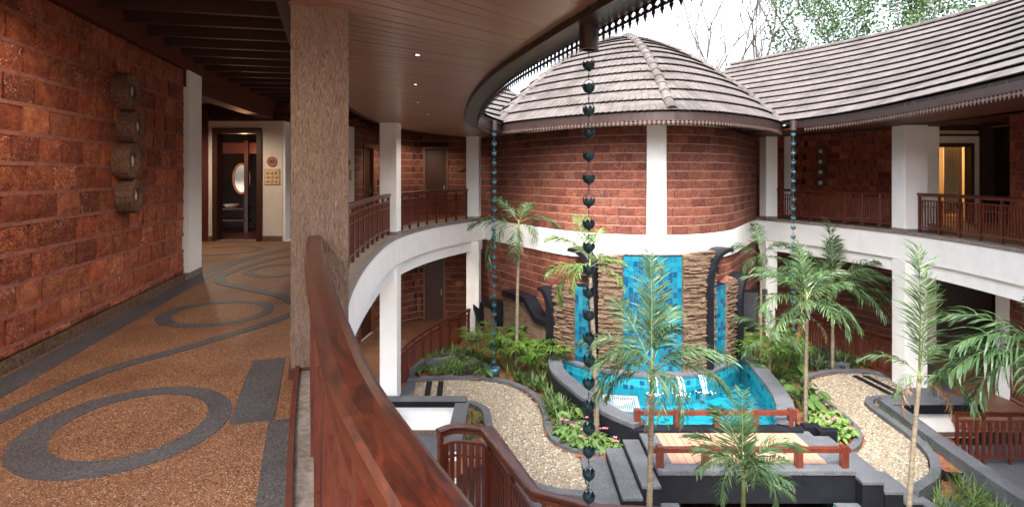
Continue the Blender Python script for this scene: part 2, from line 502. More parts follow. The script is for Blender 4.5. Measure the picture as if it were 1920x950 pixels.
def make_water(name, tint, bump=0.6, scale=6):
    t = NT(name)
    tr = t.n('ShaderNodeBsdfTransparent'); tr.inputs['Color'].default_value = (*tint, 1)
    gl = t.n('ShaderNodeBsdfGlossy'); gl.inputs['Roughness'].default_value = 0.04
    fr = t.n('ShaderNodeFresnel'); fr.inputs['IOR'].default_value = 1.33
    n = t.noise(t.coords('pos'), scale, 4, 0.6, 0.5)
    nb = t.bump(n, bump, 0.02)
    t.l(nb, gl.inputs['Normal']); t.l(nb, fr.inputs['Normal'])
    mx = t.n('ShaderNodeMixShader')
    t.l(fr.outputs[0], mx.inputs[0]); t.l(tr.outputs[0], mx.inputs[1]); t.l(gl.outputs[0], mx.inputs[2])
    t.l(mx.outputs[0], t.out.inputs['Surface'])
    return t.m
M['water'] = make_water('clear pool water', (0.72, 0.95, 0.97))
M['foam'] = simple('white water foam', [(0.3, (0.75, 0.80, 0.82)), (0.7, (0.88, 0.91, 0.92))], 20, rough=0.3)

def make_leaf(name, a, b, trans=0.18, rough=0.42, rnd=0.2, scale=3.0):
    t = NT(name)
    n = t.noise(t.coords('pos'), scale, 3)
    c = t.ramp(n, [(0.3, a), (0.7, b)])
    c = t.rnd_value(c, rnd)
    t.set(c, rough, Specular_IOR_Level=0.28)
    tl = t.n('ShaderNodeBsdfTranslucent')
    t.l(c, tl.inputs['Color'])
    mx = t.n('ShaderNodeMixShader'); mx.inputs[0].default_value = trans
    t.l(t.b.outputs[0], mx.inputs[1]); t.l(tl.outputs[0], mx.inputs[2])
    t.l(mx.outputs[0], t.out.inputs['Surface'])
    return t.m
M['frond'] = make_leaf('palm leaflet', (0.030, 0.072, 0.024), (0.085, 0.14, 0.060), rough=.36)
M['frond_bright'] = make_leaf('bright palm leaflet', (0.055, 0.11, 0.02), (0.12, 0.19, 0.05), rough=.36)
M['frond_dark'] = make_leaf('dark palm leaflet', (0.018, 0.045, 0.018), (0.05, 0.10, 0.035))
M['dryleaf'] = make_leaf('dry brown leaflet', (0.10, 0.06, 0.03), (0.20, 0.13, 0.07))
M['strap'] = make_leaf('strap leaf', (0.05, 0.10, 0.025), (0.12, 0.19, 0.06), scale=1.5)
M['rhapis'] = make_leaf('fan leaf', (0.045, 0.11, 0.018), (0.13, 0.22, 0.04), scale=1.5, rough=.35)
M['bigleaf'] = make_leaf('broad leaf', (0.05, 0.12, 0.025), (0.15, 0.24, 0.07), scale=2)
M['purple'] = make_leaf('purple leaf', (0.03, 0.02, 0.03), (0.08, 0.06, 0.07), scale=2)
M['treeleaf'] = make_leaf('tree leaf', (0.020, 0.055, 0.014), (0.06, 0.12, 0.032), scale=1.0, trans=.12, rough=.6)
M['stem'] = simple('green stem', [(0.3, (0.08, 0.11, 0.03)), (0.7, (0.15, 0.18, 0.06))], 12, rough=0.5)
M['trunk'] = simple('ringed palm trunk', [(0.3, (0.095, 0.080, 0.055)), (0.5, (0.15, 0.125, 0.085)), (0.7, (0.22, 0.185, 0.14))], 7, rough=0.8, bump=0.5, stretch=(1, 1, 4))
M['bark'] = simple('pale bark', [(0.3, (0.07, 0.055, 0.046)), (0.7, (0.13, 0.105, 0.09))], 5, rough=0.9, bump=0.4)
M['flower'] = simple('pink petal', [(0.3, (0.55, 0.05, 0.12)), (0.7, (0.75, 0.22, 0.28))], 9, rough=0.6, bump=0)
M['mirror'] = simple('mirror glass', [(0.3, (0.8, 0.8, 0.8)), (0.7, (0.85, 0.85, 0.85))], 3, rough=0.05, bump=0, Metallic=1.0)
M['brass'] = simple('warm gilt frame', [(0.3, (0.30, 0.10, 0.04)), (0.7, (0.42, 0.17, 0.07))], 9, rough=0.35, bump=0.1, Metallic=0.5)
M['ceramic'] = simple('white ceramic', [(0.3, (0.7, 0.68, 0.64)), (0.7, (0.8, 0.78, 0.75))], 5, rough=0.15, bump=0)
M['metal'] = simple('grey grating metal', [(0.3, (0.28, 0.28, 0.28)), (0.7, (0.42, 0.42, 0.42))], 20, rough=0.4, bump=0.1, Metallic=0.3)
M['curtain'] = simple('cream curtain cloth', [(0.3, (0.62, 0.48, 0.30)), (0.7, (0.72, 0.58, 0.38))], 6, rough=0.9, bump=0.1)
M['ochre'] = simple('ochre wall paint', [(0.3, (0.50, 0.36, 0.20)), (0.7, (0.58, 0.43, 0.26))], 3, rough=0.8, bump=0.1)
def emis(name, col, s):
    t = NT(name)
    t.set((0.8, 0.8, 0.8), 0.5, Emission_Strength=s)
    t.b.inputs['Emission Color'].default_value = (*col, 1)
    return t.m
M['lamp'] = emis('lit lamp lens', (1.0, 0.86, 0.66), 1.6)

# ------------------------------------------------------------------ plan of the court
AX = 3.66                                  # axis of symmetry (x)
FL = -3.9                                  # lower floor; the upper floor is z = 0
def pchip(xs, ys):
    xs = np.array(xs, float); ys = np.array(ys, float)
    m = np.gradient(ys, xs)
    def f(x):
        i = int(np.clip(np.searchsorted(xs, x) - 1, 0, len(xs) - 2))
        h = xs[i + 1] - xs[i]
        t = (x - xs[i]) / h
        if t < 0: return float(ys[0] + m[0] * (x - xs[0]))
        if t > 1: return float(ys[-1] + m[-1] * (x - xs[-1]))
        return float((2 * t**3 - 3 * t**2 + 1) * ys[i] + (t**3 - 2 * t**2 + t) * h * m[i] + (-2 * t**3 + 3 * t**2) * ys[i + 1] + (t**3 - t**2) * h * m[i + 1])
    return f
hY = pchip([-4, -2, 0, .8, 1.3, 1.98, 4.34, 6.68, 9.02, 11.3, 13.2, 14.6, 16.4, 18.0, 19.3, 20.6],
           [1.05, 2.15, 3.11, 3.50, 3.755, 4.03, 4.87, 5.55, 5.99, 6.27, 6.41, 6.37, 6.05, 5.5, 4.85, 4.05])
def dh(Y): return (hY(Y + .02) - hY(Y - .02)) / .04
def cpt(side, Y, d):
    """point at distance d outside the court edge (towards the building); side -1 left, +1 right"""
    s = dh(Y); n = math.sqrt(1 + s * s)
    x, y = -hY(Y) - d / n, Y - s * d / n
    return (AX + x, y) if side < 0 else (AX - x, y)
def crot(side, Y):
    """rotation about z so that local +y runs along the edge"""
    a = math.atan(dh(Y))
    return a if side < 0 else -a
def cline(side, Y0, Y1, d, step=.25):
    n = max(2, int(abs(Y1 - Y0) / step) + 1)
    return [cpt(side, Y0 + (Y1 - Y0) * i / (n - 1), d) for i in range(n)]

_dY = pchip([0, .7, 1.3, 1.8, 2.3, 3.1, 4.0, 4.6, 5.4], [14.65, 14.78, 15.05, 15.45, 16.0, 17.3, 18.85, 19.85, 21.2])
def dpt(X, off=0.0):
    """point on the drum wall; off > 0 stands in front of it"""
    dx = abs(X - AX)
    Y = _dY(dx)
    s = (_dY(dx + .02) - _dY(max(dx - .02, 0))) / (.04 if dx >= .02 else .02 + dx)
    if X < AX: s = -s
    n = math.sqrt(1 + s * s)
    return (X + s / n * off, Y - off / n)
def dline(X0, X1, off=0.0, step=.12):
    n = max(2, int(abs(X1 - X0) / step) + 1)
    return [dpt(X0 + (X1 - X0) * i / (n - 1), off) for i in range(n)]

class Poly:
    def __init__(self, pts):
        self.p = [Vector((a[0], a[1], 0)) for a in pts]
        self.s = [0.0]
        for a, b in zip(self.p, self.p[1:]): self.s.append(self.s[-1] + (b - a).length)
        self.L = self.s[-1]
    def at(self, s):
        i = int(np.clip(np.searchsorted(self.s, s) - 1, 0, len(self.p) - 2))
        a, b = self.p[i], self.p[i + 1]
        t = (s - self.s[i]) / max(1e-9, self.s[i + 1] - self.s[i])
        d = (b - a).normalized()
        return a + (b - a) * t, d
    def off(self, d):
        """parallel polyline, d to the right of the walking direction"""
        out = []
        n = len(self.p)
        for i in range(n):
            d0 = (self.p[i] - self.p[i - 1]).normalized() if i > 0 else None
            d1 = (self.p[i + 1] - self.p[i]).normalized() if i < n - 1 else None
            if d0 is None: d0 = d1
            if d1 is None: d1 = d0
            t = (d0 + d1).normalized()
            k = 1 / max(.5, t.dot(d0))
            out.append((self.p[i].x + t.y * d * k, self.p[i].y - t.x * d * k))
        return out
    def part(self, s0, s1, step=.3):
        n = max(2, int((s1 - s0) / step) + 1)
        c = sorted(set([s0 + (s1 - s0) * i / (n - 1) for i in range(n)] + [x for x in self.s if s0 < x < s1]))
        return [tuple(self.at(x)[0][:2]) for x in c]

# ------------------------------------------------------------------ ground
mb = MB(); mb.sheet([(-400, -400), (400, -400), (400, 400), (-400, 400)], -4.75)
tag(mb.build('ground', M['ground']), kind='structure')

# ------------------------------------------------------------------ brickwork
def brick_mesh(seed):
    rn = random.Random(seed)
    mb = MB()
    N = 3
    # unit block: x length, y depth (front at -0.5), z height
    idx = {}
    vs_ = []
    for i in range(N + 1):
        for j in range(N + 1):
            x = -0.5 + i / N; z = -0.5 + j / N
            edge = i in (0, N) or j in (0, N)
            y = -0.5 + (rn.uniform(.08, .22) if edge else rn.uniform(-.08, .10))
            if i in (0, N): x += rn.uniform(-.004, .012) * (1 if i == 0 else -1)
            if j in (0, N): z += rn.uniform(-.006, .03) * (1 if j == 0 else -1)
            idx[i, j] = len(vs_); vs_.append((x, y, z))
    back = []
    for x, z in ((-.5, -.5), (.5, -.5), (.5, .5), (-.5, .5)):
        back.append(len(vs_)); vs_.append((x, .5, z))
    fs = []
    for i in range(N):
        for j in range(N):
            fs.append((idx[i, j], idx[i + 1, j], idx[i + 1, j + 1], idx[i, j + 1]))
    fs.append(tuple([back[0], back[1]] + [idx[i, 0] for i in range(N, -1, -1)]))
    fs.append(tuple([back[1], back[2]] + [idx[N, j] for j in range(N, -1, -1)]))
    fs.append(tuple([back[2], back[3]] + [idx[i, N] for i in range(0, N + 1)]))
    fs.append(tuple([back[3], back[0]] + [idx[0, j] for j in range(0, N + 1)]))
    mb.add(vs_, fs)
    return mb
BRICKS = {}
for key in ('laterite', 'laterite_far'):
    BRICKS[key] = [brick_mesh(s).mesh('brick', M[key]) for s in range(7)]

def brick_wall(root, pts, z0, z1, key='laterite', bl=.38, bh=.235, joint=.020, depth=.05, thick=.22, holes=(), skip=None, core=True, seed=1, flip=False, phase=0.0):
    """pts: plan line of the visible face; the viewer is on the right of the walking direction (left if flip)"""
    rn = random.Random(seed)
    P = Poly(pts)
    if flip: P = Poly(pts[::-1])
    if core:
        segs = []
        cuts = sorted([(h[0], h[1], h[2], h[3]) for h in holes])
        s = 0.0
        mb = MB()
        def piece(sa, sb, za, zb):
            if sb - sa < .01 or zb - za < .01: return
            q = Poly(P.part(sa, sb))
            mb.strip(q.off(-depth * .55), q.off(-thick), za, zb)
        for (ha, hb, za, zb) in cuts:
            piece(s, ha, z0, z1)
            piece(ha, hb, z0, za); piece(ha, hb, zb, z1)
            s = hb
        piece(s, P.L, z0, z1)
        mb.build('wall_core', M['joint'], root)
        # bed joints: one pale strip of mortar per course, a little behind the block faces
        jw = .017 if key == 'laterite' else .012
        r = 1
        while z1 - r * bh > z0 + .05:
            zc = z1 - r * bh
            s = 0.0; runs = []
            for (ha, hb, za, zb) in cuts:
                if za < zc < zb: runs.append((s, ha)); s = hb
            runs.append((s, P.L))
            for (a, b) in runs:
                if b - a < .03: continue
                q = Poly(P.part(a, b)); mj = MB(); mj.strip(q.off(-.006), q.off(-depth), zc - jw, zc + jw)
                mj.build('mortar_joint', M['mortar' if key == 'laterite' else 'mortar_pale'], root)
            r += 1
    nrow = int(math.ceil((z1 - z0) / bh - .05))
    cnt = 0
    for r in range(nrow):
        za = z1 - (r + 1) * bh; zb = z1 - r * bh
        za = max(za, z0)
        if zb - za < .06: continue
        s = -bl * (.5 if r % 2 else 0.0) + phase - bl
        while s < P.L:
            ln = bl * rn.uniform(.93, 1.07)
            a, b = max(s, 0.0), min(s + ln, P.L)
            s += ln
            if b - a < .06: continue
            for (ha, hb, hz0, hz1) in holes:
                if zb > hz0 + .02 and za < hz1 - .02:
                    if a >= ha - 1e-6 and b <= hb + 1e-6: a = b; break
                    if a < ha < b <= hb + 1e-6: b = ha
                    elif ha - 1e-6 <= a < hb < b: a = hb
            if b - a < .05: continue
            c, d = P.at((a + b) / 2)
            if skip and skip(c.x, c.y, (za + zb) / 2): continue
            e0, e1 = P.at(a)[0], P.at(b)[0]
            d = (e1 - e0).normalized()
            nrm = Vector((d.y, -d.x, 0))           # to the viewer
            dep = depth * rn.uniform(.92, 1.12)
            pos = c - nrm * (depth * .5 - (dep - depth) * .5)
            link('brick', rn.choice(BRICKS[key]), root, (pos.x, pos.y, (za + zb) / 2),
                 (0, 0, math.atan2(d.y, d.x) ), ((b - a) - (.026 if key == 'laterite' else .009), dep, (zb - za) - (.026 if key == 'laterite' else .018)))
            cnt += 1
    return cnt

# ------------------------------------------------------------------ upper floor, left (where the camera stands)
fl_out = [(-2.2, -3.5), (-3.05, .8), (-3.3, 2.0), (-3.82, 4.38), (-4.68, 8.38), (-4.83, 9.05), (-7.6, 9.6), (-7.6, 13.35), (-5.1, 13.35), (-5.5, 17.5), (-4.9, 18.7), (-4.75, 20.5), (-3.5, 22.1), (-.9, 22.1)]
inner = cline(-1, -3.4, 19.3, .34)
slab_poly = inner + [(-.7, 20.6)] + fl_out[::-1]
mb = MB(); mb.prism(slab_poly, -.30, 0.0)
floor = tag(mb.build('floor', [M['aggregate']]), kind='structure')
# inlaid stone bands and rings, each a slip 4 mm proud
def ring_inlay(name, c, ro, ri, rot):
    mb = MB()
    n = 56
    A = []; B = []
    for k in range(n):
        a = 2 * math.pi * k / n
        ca, sa = math.cos(rot), math.sin(rot)
        for L_, (rx, ry, ox, oy) in ((A, (ro[0], ro[1], 0, 0)), (B, ri)):
            x, y = rx * math.cos(a) + ox, ry * math.sin(a) + oy
            L_.append((c[0] + x * ca - y * sa, c[1] + x * sa + y * ca))
    mb.strip(A, B, -.01, .004, closed=True)
    return mb.build(name, M['slate_chip'], floor)
ring_inlay('stone_ring_inlay', (-2.30, 3.52), (.56, .65), (.40, .48, .02, .02), R(20))
ring_inlay('stone_ring_inlay', (-3.22, 6.40), (.58, .63), (.45, .50, .02, .0), R(20))
ring_inlay('stone_ring_inlay', (-3.66, 9.25), (.52, .68), (.37, .50, .0, .0), R(16))
def smooth(pts, n=10, closed=False):
    P = [np.array(p, float) for p in pts]
    out = []
    N = len(P)
    rng = range(N if closed else N - 1)
    for i in rng:
        p0 = P[i - 1] if (i > 0 or closed) else 2 * P[0] - P[1]
        p1, p2 = P[i], P[(i + 1) % N]
        p3 = P[(i + 2) % N] if (i + 2 < N or closed) else 2 * P[-1] - P[-2]
        for k in range(n):
            t = k / n
            q = .5 * ((2 * p1) + (-p0 + p2) * t + (2 * p0 - 5 * p1 + 4 * p2 - p3) * t**2 + (-p0 + 3 * p1 - 3 * p2 + p3) * t**3)
            out.append(tuple(float(v) for v in q))
    if not closed: out.append(tuple(float(v) for v in P[-1]))
    return out
def band_inlay(pts, w, z=.004):
    q = Poly(smooth(pts, 8))
    mb = MB(); mb.strip(q.off(-w / 2), q.off(w / 2), -.01, z)
    return mb.build('stone_band_inlay', M['slate_chip'], floor)
wallP = Poly([(-2.2, -3.5), (-3.3, 2.0), (-3.82, 4.38), (-4.68, 8.38)])
q = wallP.off(.16); 
band_inlay([q[1], q[2], q[3], (-4.70, 9.4), (-4.75, 10.6), (-4.45, 12.2), (-4.0, 13.6), (-4.1, 16)], .24)
band_inlay([(-2.9, 2.3), (-3.14, 3.45), (-3.12, 4.45), (-2.83, 5.09), (-2.42, 6.13), (-2.35, 7.0)], .13, .0055)
band_inlay([(-2.45, 6.75), (-2.85, 7.25), (-3.5, 7.75), (-4.02, 8.15), (-4.30, 8.65), (-4.36, 9.3), (-4.30, 10.2), (-4.05, 11.0), (-3.6, 11.9)], .15, .0065)
band_inlay([(-6.6, 11.4), (-5.9, 11.0), (-5.3, 11.2), (-5.1, 11.9), (-5.6, 12.4), (-6.2, 12.1)], .16)
# granite border round the near column and dark strip painted in for the shadow along the kerb
mb = MB()
e0, e1 = cline(-1, 3.75, 4.95, .47, .1), cline(-1, 3.75, 4.95, .72, .1)
mb.strip(e0, e1, -.01, .005)
mb.build('granite_border', M['slate_chip'], floor)
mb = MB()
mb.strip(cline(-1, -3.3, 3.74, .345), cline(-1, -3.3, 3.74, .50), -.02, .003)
mb.build('shadow_strip', M['slate_chip'], floor)
# wooden kerb board + stone kerb of the gallery edge (left and right)
def gallery_edge(side, Y0, Y1, label):
    t = thing('gallery_edge', label, 'parapet')
    mb = MB(); mb.strip(cline(side, Y0, Y1, -.025), cline(side, Y0, Y1, .34), -.02, .06)
    n = mb.build('coping', M['stone_cap'], t)
    mb = MB(); mb.strip(cline(side, Y0, Y1, 0.0), cline(side, Y0, Y1, .34), -.66, -.021)
    mb.build('fascia', M['white'], t)
    mb = MB(); mb.strip(cline(side, Y0, Y1, .09), cline(side, Y0, Y1, .36), -1.0, -.661)
    mb.build('beam', M['white'], t)
    return t
ge = gallery_edge(-1, -3.4, 19.75, 'white curved slab edge with stone coping under the left gallery')
mb = MB(); mb.strip(cline(-1, -3.3, 4.42, .342), cline(-1, -3.3, 4.42, .372), 0.0, .10)
mb.build('kerb_board', M['platewood'], ge)
gallery_edge(1, -3.4, 19.75, 'white curved slab edge with stone coping under the right gallery')

# upper floor right, ceilings of the lower gallery
def mir(p): return (2 * AX - p[0], p[1])
fr_out = [mir((-2.2, -3.5)), (10.6, 2.0), (10.9, 8), (11.9, 14.2), (15.2, 14.4), (15.2, 18.5), (12.95, 18.5), (12.0, 20.4), (10.8, 22.1), (8.2, 22.1)]
mb = MB(); mb.prism(cline(1, -3.4, 19.3, .34) + [(8.1, 20.6)] + fr_out[::-1], -.30, 0.0)
tag(mb.build('floor', M['aggregate']), kind='structure')
# lower floors
fl_low = [(-2.6, -3.5), (-3.3, 2.0), (-3.82, 4.38), (-4.68, 8.38), (-4.9, 11), (-5.1, 13.35), (-5.5, 17.5), (-4.9, 18.7), (-4.75, 20.5), (-3.5, 22.1), (-.9, 22.1)]
mb = MB(); mb.prism(cline(-1, 13.2, 19.3, .0) + [(-.7, 20.6)] + [p for p in fl_low[::-1] if p[1] > 13] , FL - .25, FL)
tag(mb.build('floor', M['aggregate']), kind='structure')
mb = MB(); mb.prism(cline(1, 12.9, 19.3, .0) + [(8.1, 20.6)] + [(8.2, 22.1), (10.8, 22.1), (12.0, 20.4), (12.95, 18.5), (15.2, 18.5), (15.2, 12.9)], FL - .25, FL)
lfr = tag(mb.build('floor', M['aggregate']), kind='structure')
mb = MB(); q = Poly(smooth([(10.9, 14.6), (11.4, 15.6), (11.8, 17), (11.6, 18.5)], 8)); mb.strip(q.off(-.13), q.off(.13), FL - .01, FL + .004)
mb.build('stone_band_inlay', M['slate_chip'], lfr)
# sunken landing floors
mb = MB(); mb.prism([(-3.6, 3.0), (-.35, 3.0), (-.35, 13.6), (-4.4, 13.6)], -4.7, -4.5)
tag(mb.build('floor', M['granite']), kind='structure')
mb = MB(); mb.prism([(8.5, 5.0), (12.5, 5.0), (12.6, 12.95), (8.5, 12.95)], -4.7, -4.45)
tag(mb.build('floor', M['granite']), kind='structure')

# ------------------------------------------------------------------ near laterite wall (left)
NW = [(-2.9, .2), (-3.3, 2.0), (-3.82, 4.38), (-4.68, 8.38)]
t = thing('laterite_wall', 'rough red laterite block wall along the left gallery floor', 'wall')
brick_wall(t, NW, .10, 3.0, 'laterite', depth=.06, seed=3)
mb = MB()
q = Poly(NW); mb.strip(q.off(.012), q.off(-.2), 0.0, .10)
mb.build('skirting', M['skirt'], t)
mb = MB()
q = Poly([(-4.685, 8.40), (-4.81, 8.98)]); mb.strip(q.off(.055), q.off(-.35), .10, 3.0)
mb.build('pilaster', M['white'], t)
mb = MB(); mb.strip(q.off(.07), q.off(-.35), 0, .10); mb.build('skirting', M['stone_cap'], t)
# dark red panelling in the recess beyond the pilaster
t = thing('recess_panelling', 'dark red timber panelling in the recess beyond the white pilaster', 'wall')
mb = MB(); mb.strip([(-4.86, 9.0), (-7.5, 9.5)], [(-4.86, 9.15), (-7.5, 9.65)], 0.0, 3.4); mb.build('panel', M['platewood'], t)
mb = MB(); mb.strip([(-7.5, 9.65), (-7.5, 13.4)], [(-7.65, 9.65), (-7.65, 13.4)], 0.0, 3.4); mb.build('panel', M['platewood'], t)
mb = MB(); mb.box((-7.18, 13.33, 1.5), (.6, .12, 3.0)); mb.build('panel', M['platewood'], t)
mb = MB(); mb.box((-6.4, 13.42, 2.92), (2.6, .14, .42)); mb.build('panel', M['platewood'], t)
for zz in (2.86, 3.02): 
    mb = MB(); mb.box((-6.15, 13.30, zz), (1.9, .04, .035)); mb.build('moulding', M['darkwood'], t)

# stone rings hung on walls
def ring_mesh(seed, ro, ri, th):
    rn = random.Random(seed); mb = MB(); n = 28
    prof = [(ri, th), (ri, 0.02), (ri + .02, 0.0), (ro - .018, 0), (ro, .018), (ro, th)]
    vs_ = []; fs = []
    ph = [rn.uniform(0, 6.28) for _ in range(3)]
    for k in range(n):
        a = 2 * math.pi * k / n
        w = 1 + .014 * math.sin(3 * a + ph[0]) + .012 * math.sin(5 * a + ph[1])
        for r, y in prof:
            rr = r * w + rn.uniform(-.004, .004)
            vs_.append((rr * math.cos(a), y + rn.uniform(-.004, .004), rr * math.sin(a)))
    m = len(prof)
    for k in range(n):
        for j in range(m - 1):
            fs.append((k * m + j, k * m + j + 1, ((k + 1) % n) * m + j + 1, ((k + 1) % n) * m + j))
    mb.add(vs_, fs)
    return mb
def stone_ring(P0, nrm, ro, ri, th, label, grp, seed):
    """ring whose face looks along nrm (plan), base fixed at P0 on the wall"""
    t = thing('stone_ring', label, 'wall ornament', grp)
    ang = math.atan2(nrm[1], nrm[0]) + math.pi / 2
    me = ring_mesh(seed, ro, ri, th).mesh('ring_body', M['carved'], smooth=False)
    t.location = (P0[0] + nrm[0] * th, P0[1] + nrm[1] * th, P0[2]); t.rotation_euler = (0, 0, ang)
    link('ring_body', me, t)
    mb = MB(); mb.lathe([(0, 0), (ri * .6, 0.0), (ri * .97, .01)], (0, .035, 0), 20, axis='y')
    mb.build('highlight_disc', M['ceramic'], t)  # white disc stands in for the bright reflection inside the ring's hole
    return t
wd = Vector((-.86, 4.0, 0)).normalized(); wn_ = (wd.y, -wd.x)
names = ['topmost', 'second', 'third', 'lowest']
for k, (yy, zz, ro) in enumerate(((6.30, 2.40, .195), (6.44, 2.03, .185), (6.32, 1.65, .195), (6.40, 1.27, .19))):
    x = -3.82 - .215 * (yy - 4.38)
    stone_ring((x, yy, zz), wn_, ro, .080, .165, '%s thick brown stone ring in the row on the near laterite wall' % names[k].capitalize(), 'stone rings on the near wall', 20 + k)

# ------------------------------------------------------------------ entrance wall with open door
t = thing('entrance_wall', 'white plastered wall round the open doorway at the end of the recess', 'wall')
mb = MB()
for (x0, x1, z0, z1) in ((-6.93, -6.78, 0, 2.72), (-5.66, -5.2, 0, 2.72), (-6.78, -5.66, 2.56, 2.72)):
    mb.box(((x0 + x1) / 2, 13.40, (z0 + z1) / 2), (x1 - x0, .2, z1 - z0))
mb.build('wall_panel', M['cream'], t)
mb = MB(); mb.box((-5.17, 13.46, 1.36), (.055, .3, 2.72)); mb.build('corner_bead', M['white'], t)
mb = MB(); mb.box((-6.86, 13.285, .06), (.14, .02, .12)); mb.box((-5.43, 13.285, .06), (.44, .02, .12)); mb.build('skirting', M['skirt'], t)
t = thing('doorway', 'tall dark timber door frame standing open in the white wall', 'doorway')
mb = MB(); mb.box((-6.72, 13.38, 1.28), (.11, .26, 2.56)); mb.build('jamb', M['doorwood'], t)
mb = MB(); mb.box((-5.72, 13.38, 1.28), (.11, .26, 2.56)); mb.build('jamb', M['doorwood'], t)
mb = MB(); mb.box((-6.22, 13.38, 2.50), (.89, .26, .12)); mb.build('head', M['doorwood'], t)
mb = MB(); mb.box((-6.22, 13.36, .012), (.89, .30, .024)); mb.build('threshold', M['stone_cap'], t)
# washroom behind
t = thing('washroom', 'dark red timber lined washroom seen through the open doorway', 'room')
mb = MB()
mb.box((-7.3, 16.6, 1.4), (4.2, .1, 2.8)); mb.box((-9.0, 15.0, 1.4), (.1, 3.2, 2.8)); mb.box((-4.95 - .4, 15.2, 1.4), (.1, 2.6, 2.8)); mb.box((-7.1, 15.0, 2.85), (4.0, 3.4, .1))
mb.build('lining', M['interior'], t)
mb = MB(); mb.box((-7.1, 15.0, .012), (3.6, 3.1, .022)); mb.build('floorboard', M['redwood'], t)
for (x, w) in ((-7.72, .06), (-6.92, .10)):
    mb = MB(); mb.box((x, 15.3, 1.2), (w, .08, 2.4)); mb.build('post', M['doorwood'], t)
for zz in (.32, .62): 
    mb = MB(); mb.box((-7.32, 15.45, zz), (.72, .45, .05)); mb.build('shelf', M['platewood'], t)
mb = MB(); mb.box((-7.2, 15.4, 2.2), (1.4, .08, .28)); mb.build('transom', M['platewood'], t)
t = thing('wash_basin', 'shallow white wash basin on the shelf inside the open doorway', 'basin')
mb = MB(); mb.lathe([(.0, .0), (.13, .0), (.2, .09), (.185, .09), (.12, .02), (0, .02)], (-7.38, 15.42, .645), 20); mb.build('bowl', M['ceramic'], t, True)
t = thing('oval_mirror', 'oval red framed mirror hanging above the basin inside the doorway', 'mirror')
mb = MB(); n = 30
A = [(-7.18 + .20 * math.cos(a), 1.4 + .36 * math.sin(a)) for a in [2 * math.pi * k / n for k in range(n)]]
B = [(-7.18 + .24 * math.cos(a), 1.4 + .41 * math.sin(a)) for a in [2 * math.pi * k / n for k in range(n)]]
mb.add([(x, 15.58, z) for x, z in A], [tuple(range(n))]); mb.build('glass', M['mirror'], t)
mb = MB()
vs_ = [(x, 15.56, z) for x, z in A] + [(x, 15.56, z) for x, z in B] + [(x, 15.6, z) for x, z in B] + [(x, 15.6, z) for x, z in A]
fs = []
for k in range(n):
    k2 = (k + 1) % n
    for r_ in range(4):
        r2 = (r_ + 1) % 4
        fs.append((r_ * n + k, r_ * n + k2, r2 * n + k2, r2 * n + k))
mb.add(vs_, fs); mb.build('frame', M['brass'], t)
# plaques and carved tiles
def plaque(x, y, z, r, nrm, label):
    t = thing('round_plaque', label, 'plaque', 'round door plaques')
    t.location = (x, y, z); t.rotation_euler = (0, 0, math.atan2(nrm[1], nrm[0]) + math.pi / 2)
    mb = MB(); mb.lathe([(0, -.018), (r * .72, -.018), (r * .76, -.026), (r * .96, -.026), (r, -.016), (r, .0)], (0, 0, 0), 28, axis='y'); mb.build('disc', M['terracotta'], t)
    for i, xx in enumerate((-.34, 0, .34)):
        mb = MB(); w = r * .09
        mb.box((xx * r, -.0205, r * .22), (r * .28, .005, w)); mb.box((xx * r, -.0205, -r * .22), (r * .28, .005, w))
        mb.box((xx * r + (r * .11 if i != 1 else 0), -.0205, 0), (w, .005, r * .5))
        mb.build('raised_numeral', M['darkwood'], t)
def carved_tile(x, y, z, s, nrm, label):
    t = thing('carved_tile', label, 'tile', 'carved sandstone tiles')
    t.location = (x, y, z); t.rotation_euler = (0, 0, math.atan2(nrm[1], nrm[0]) + math.pi / 2)
    mb = MB(); mb.box((0, -.012, 0), (s, .024, s)); mb.build('slab', M['sandstone'], t, bevel=.004)
    mb = MB(); mb.lathe([(.0, -.045), (s * .09, -.04), (s * .12, -.024)], (0, 0, 0), 16, axis='y'); mb.build('boss', M['sandstone'], t)
    for k in range(8):
        a = 2 * math.pi * k / 8
        rr = s * (.27 if k % 2 == 0 else .36)
        mb = MB()
        Mx = Matrix.Translation((rr * math.cos(a), -.024, rr * math.sin(a))) @ Matrix.Rotation(-a, 4, 'Y') @ Matrix.Diagonal((s * .13, .02, s * .085, 1))
        vv = []
        for i in range(8):
            for j in range(3):
                th = math.pi / 2 * j / 2.0; ph = 2 * math.pi * i / 8
                vv.append(Mx @ Vector((math.cos(ph) * math.cos(th), -math.sin(th), math.sin(ph) * math.cos(th))))
        ff = [(i * 3 + j, ((i + 1) % 8) * 3 + j, ((i + 1) % 8) * 3 + j + 1, i * 3 + j + 1) for i in range(8) for j in range(2)]
        mb.add(vv, ff); mb.build('petal', M['sandstone'], t, True)
plaque(-5.44, 13.30, 1.80, .115, (0, -1), 'Round terracotta plaque beside the open doorway on the left')
carved_tile(-5.44, 13.30, 1.46, .36, (0, -1), 'Square carved flower tile under the plaque beside the open doorway')

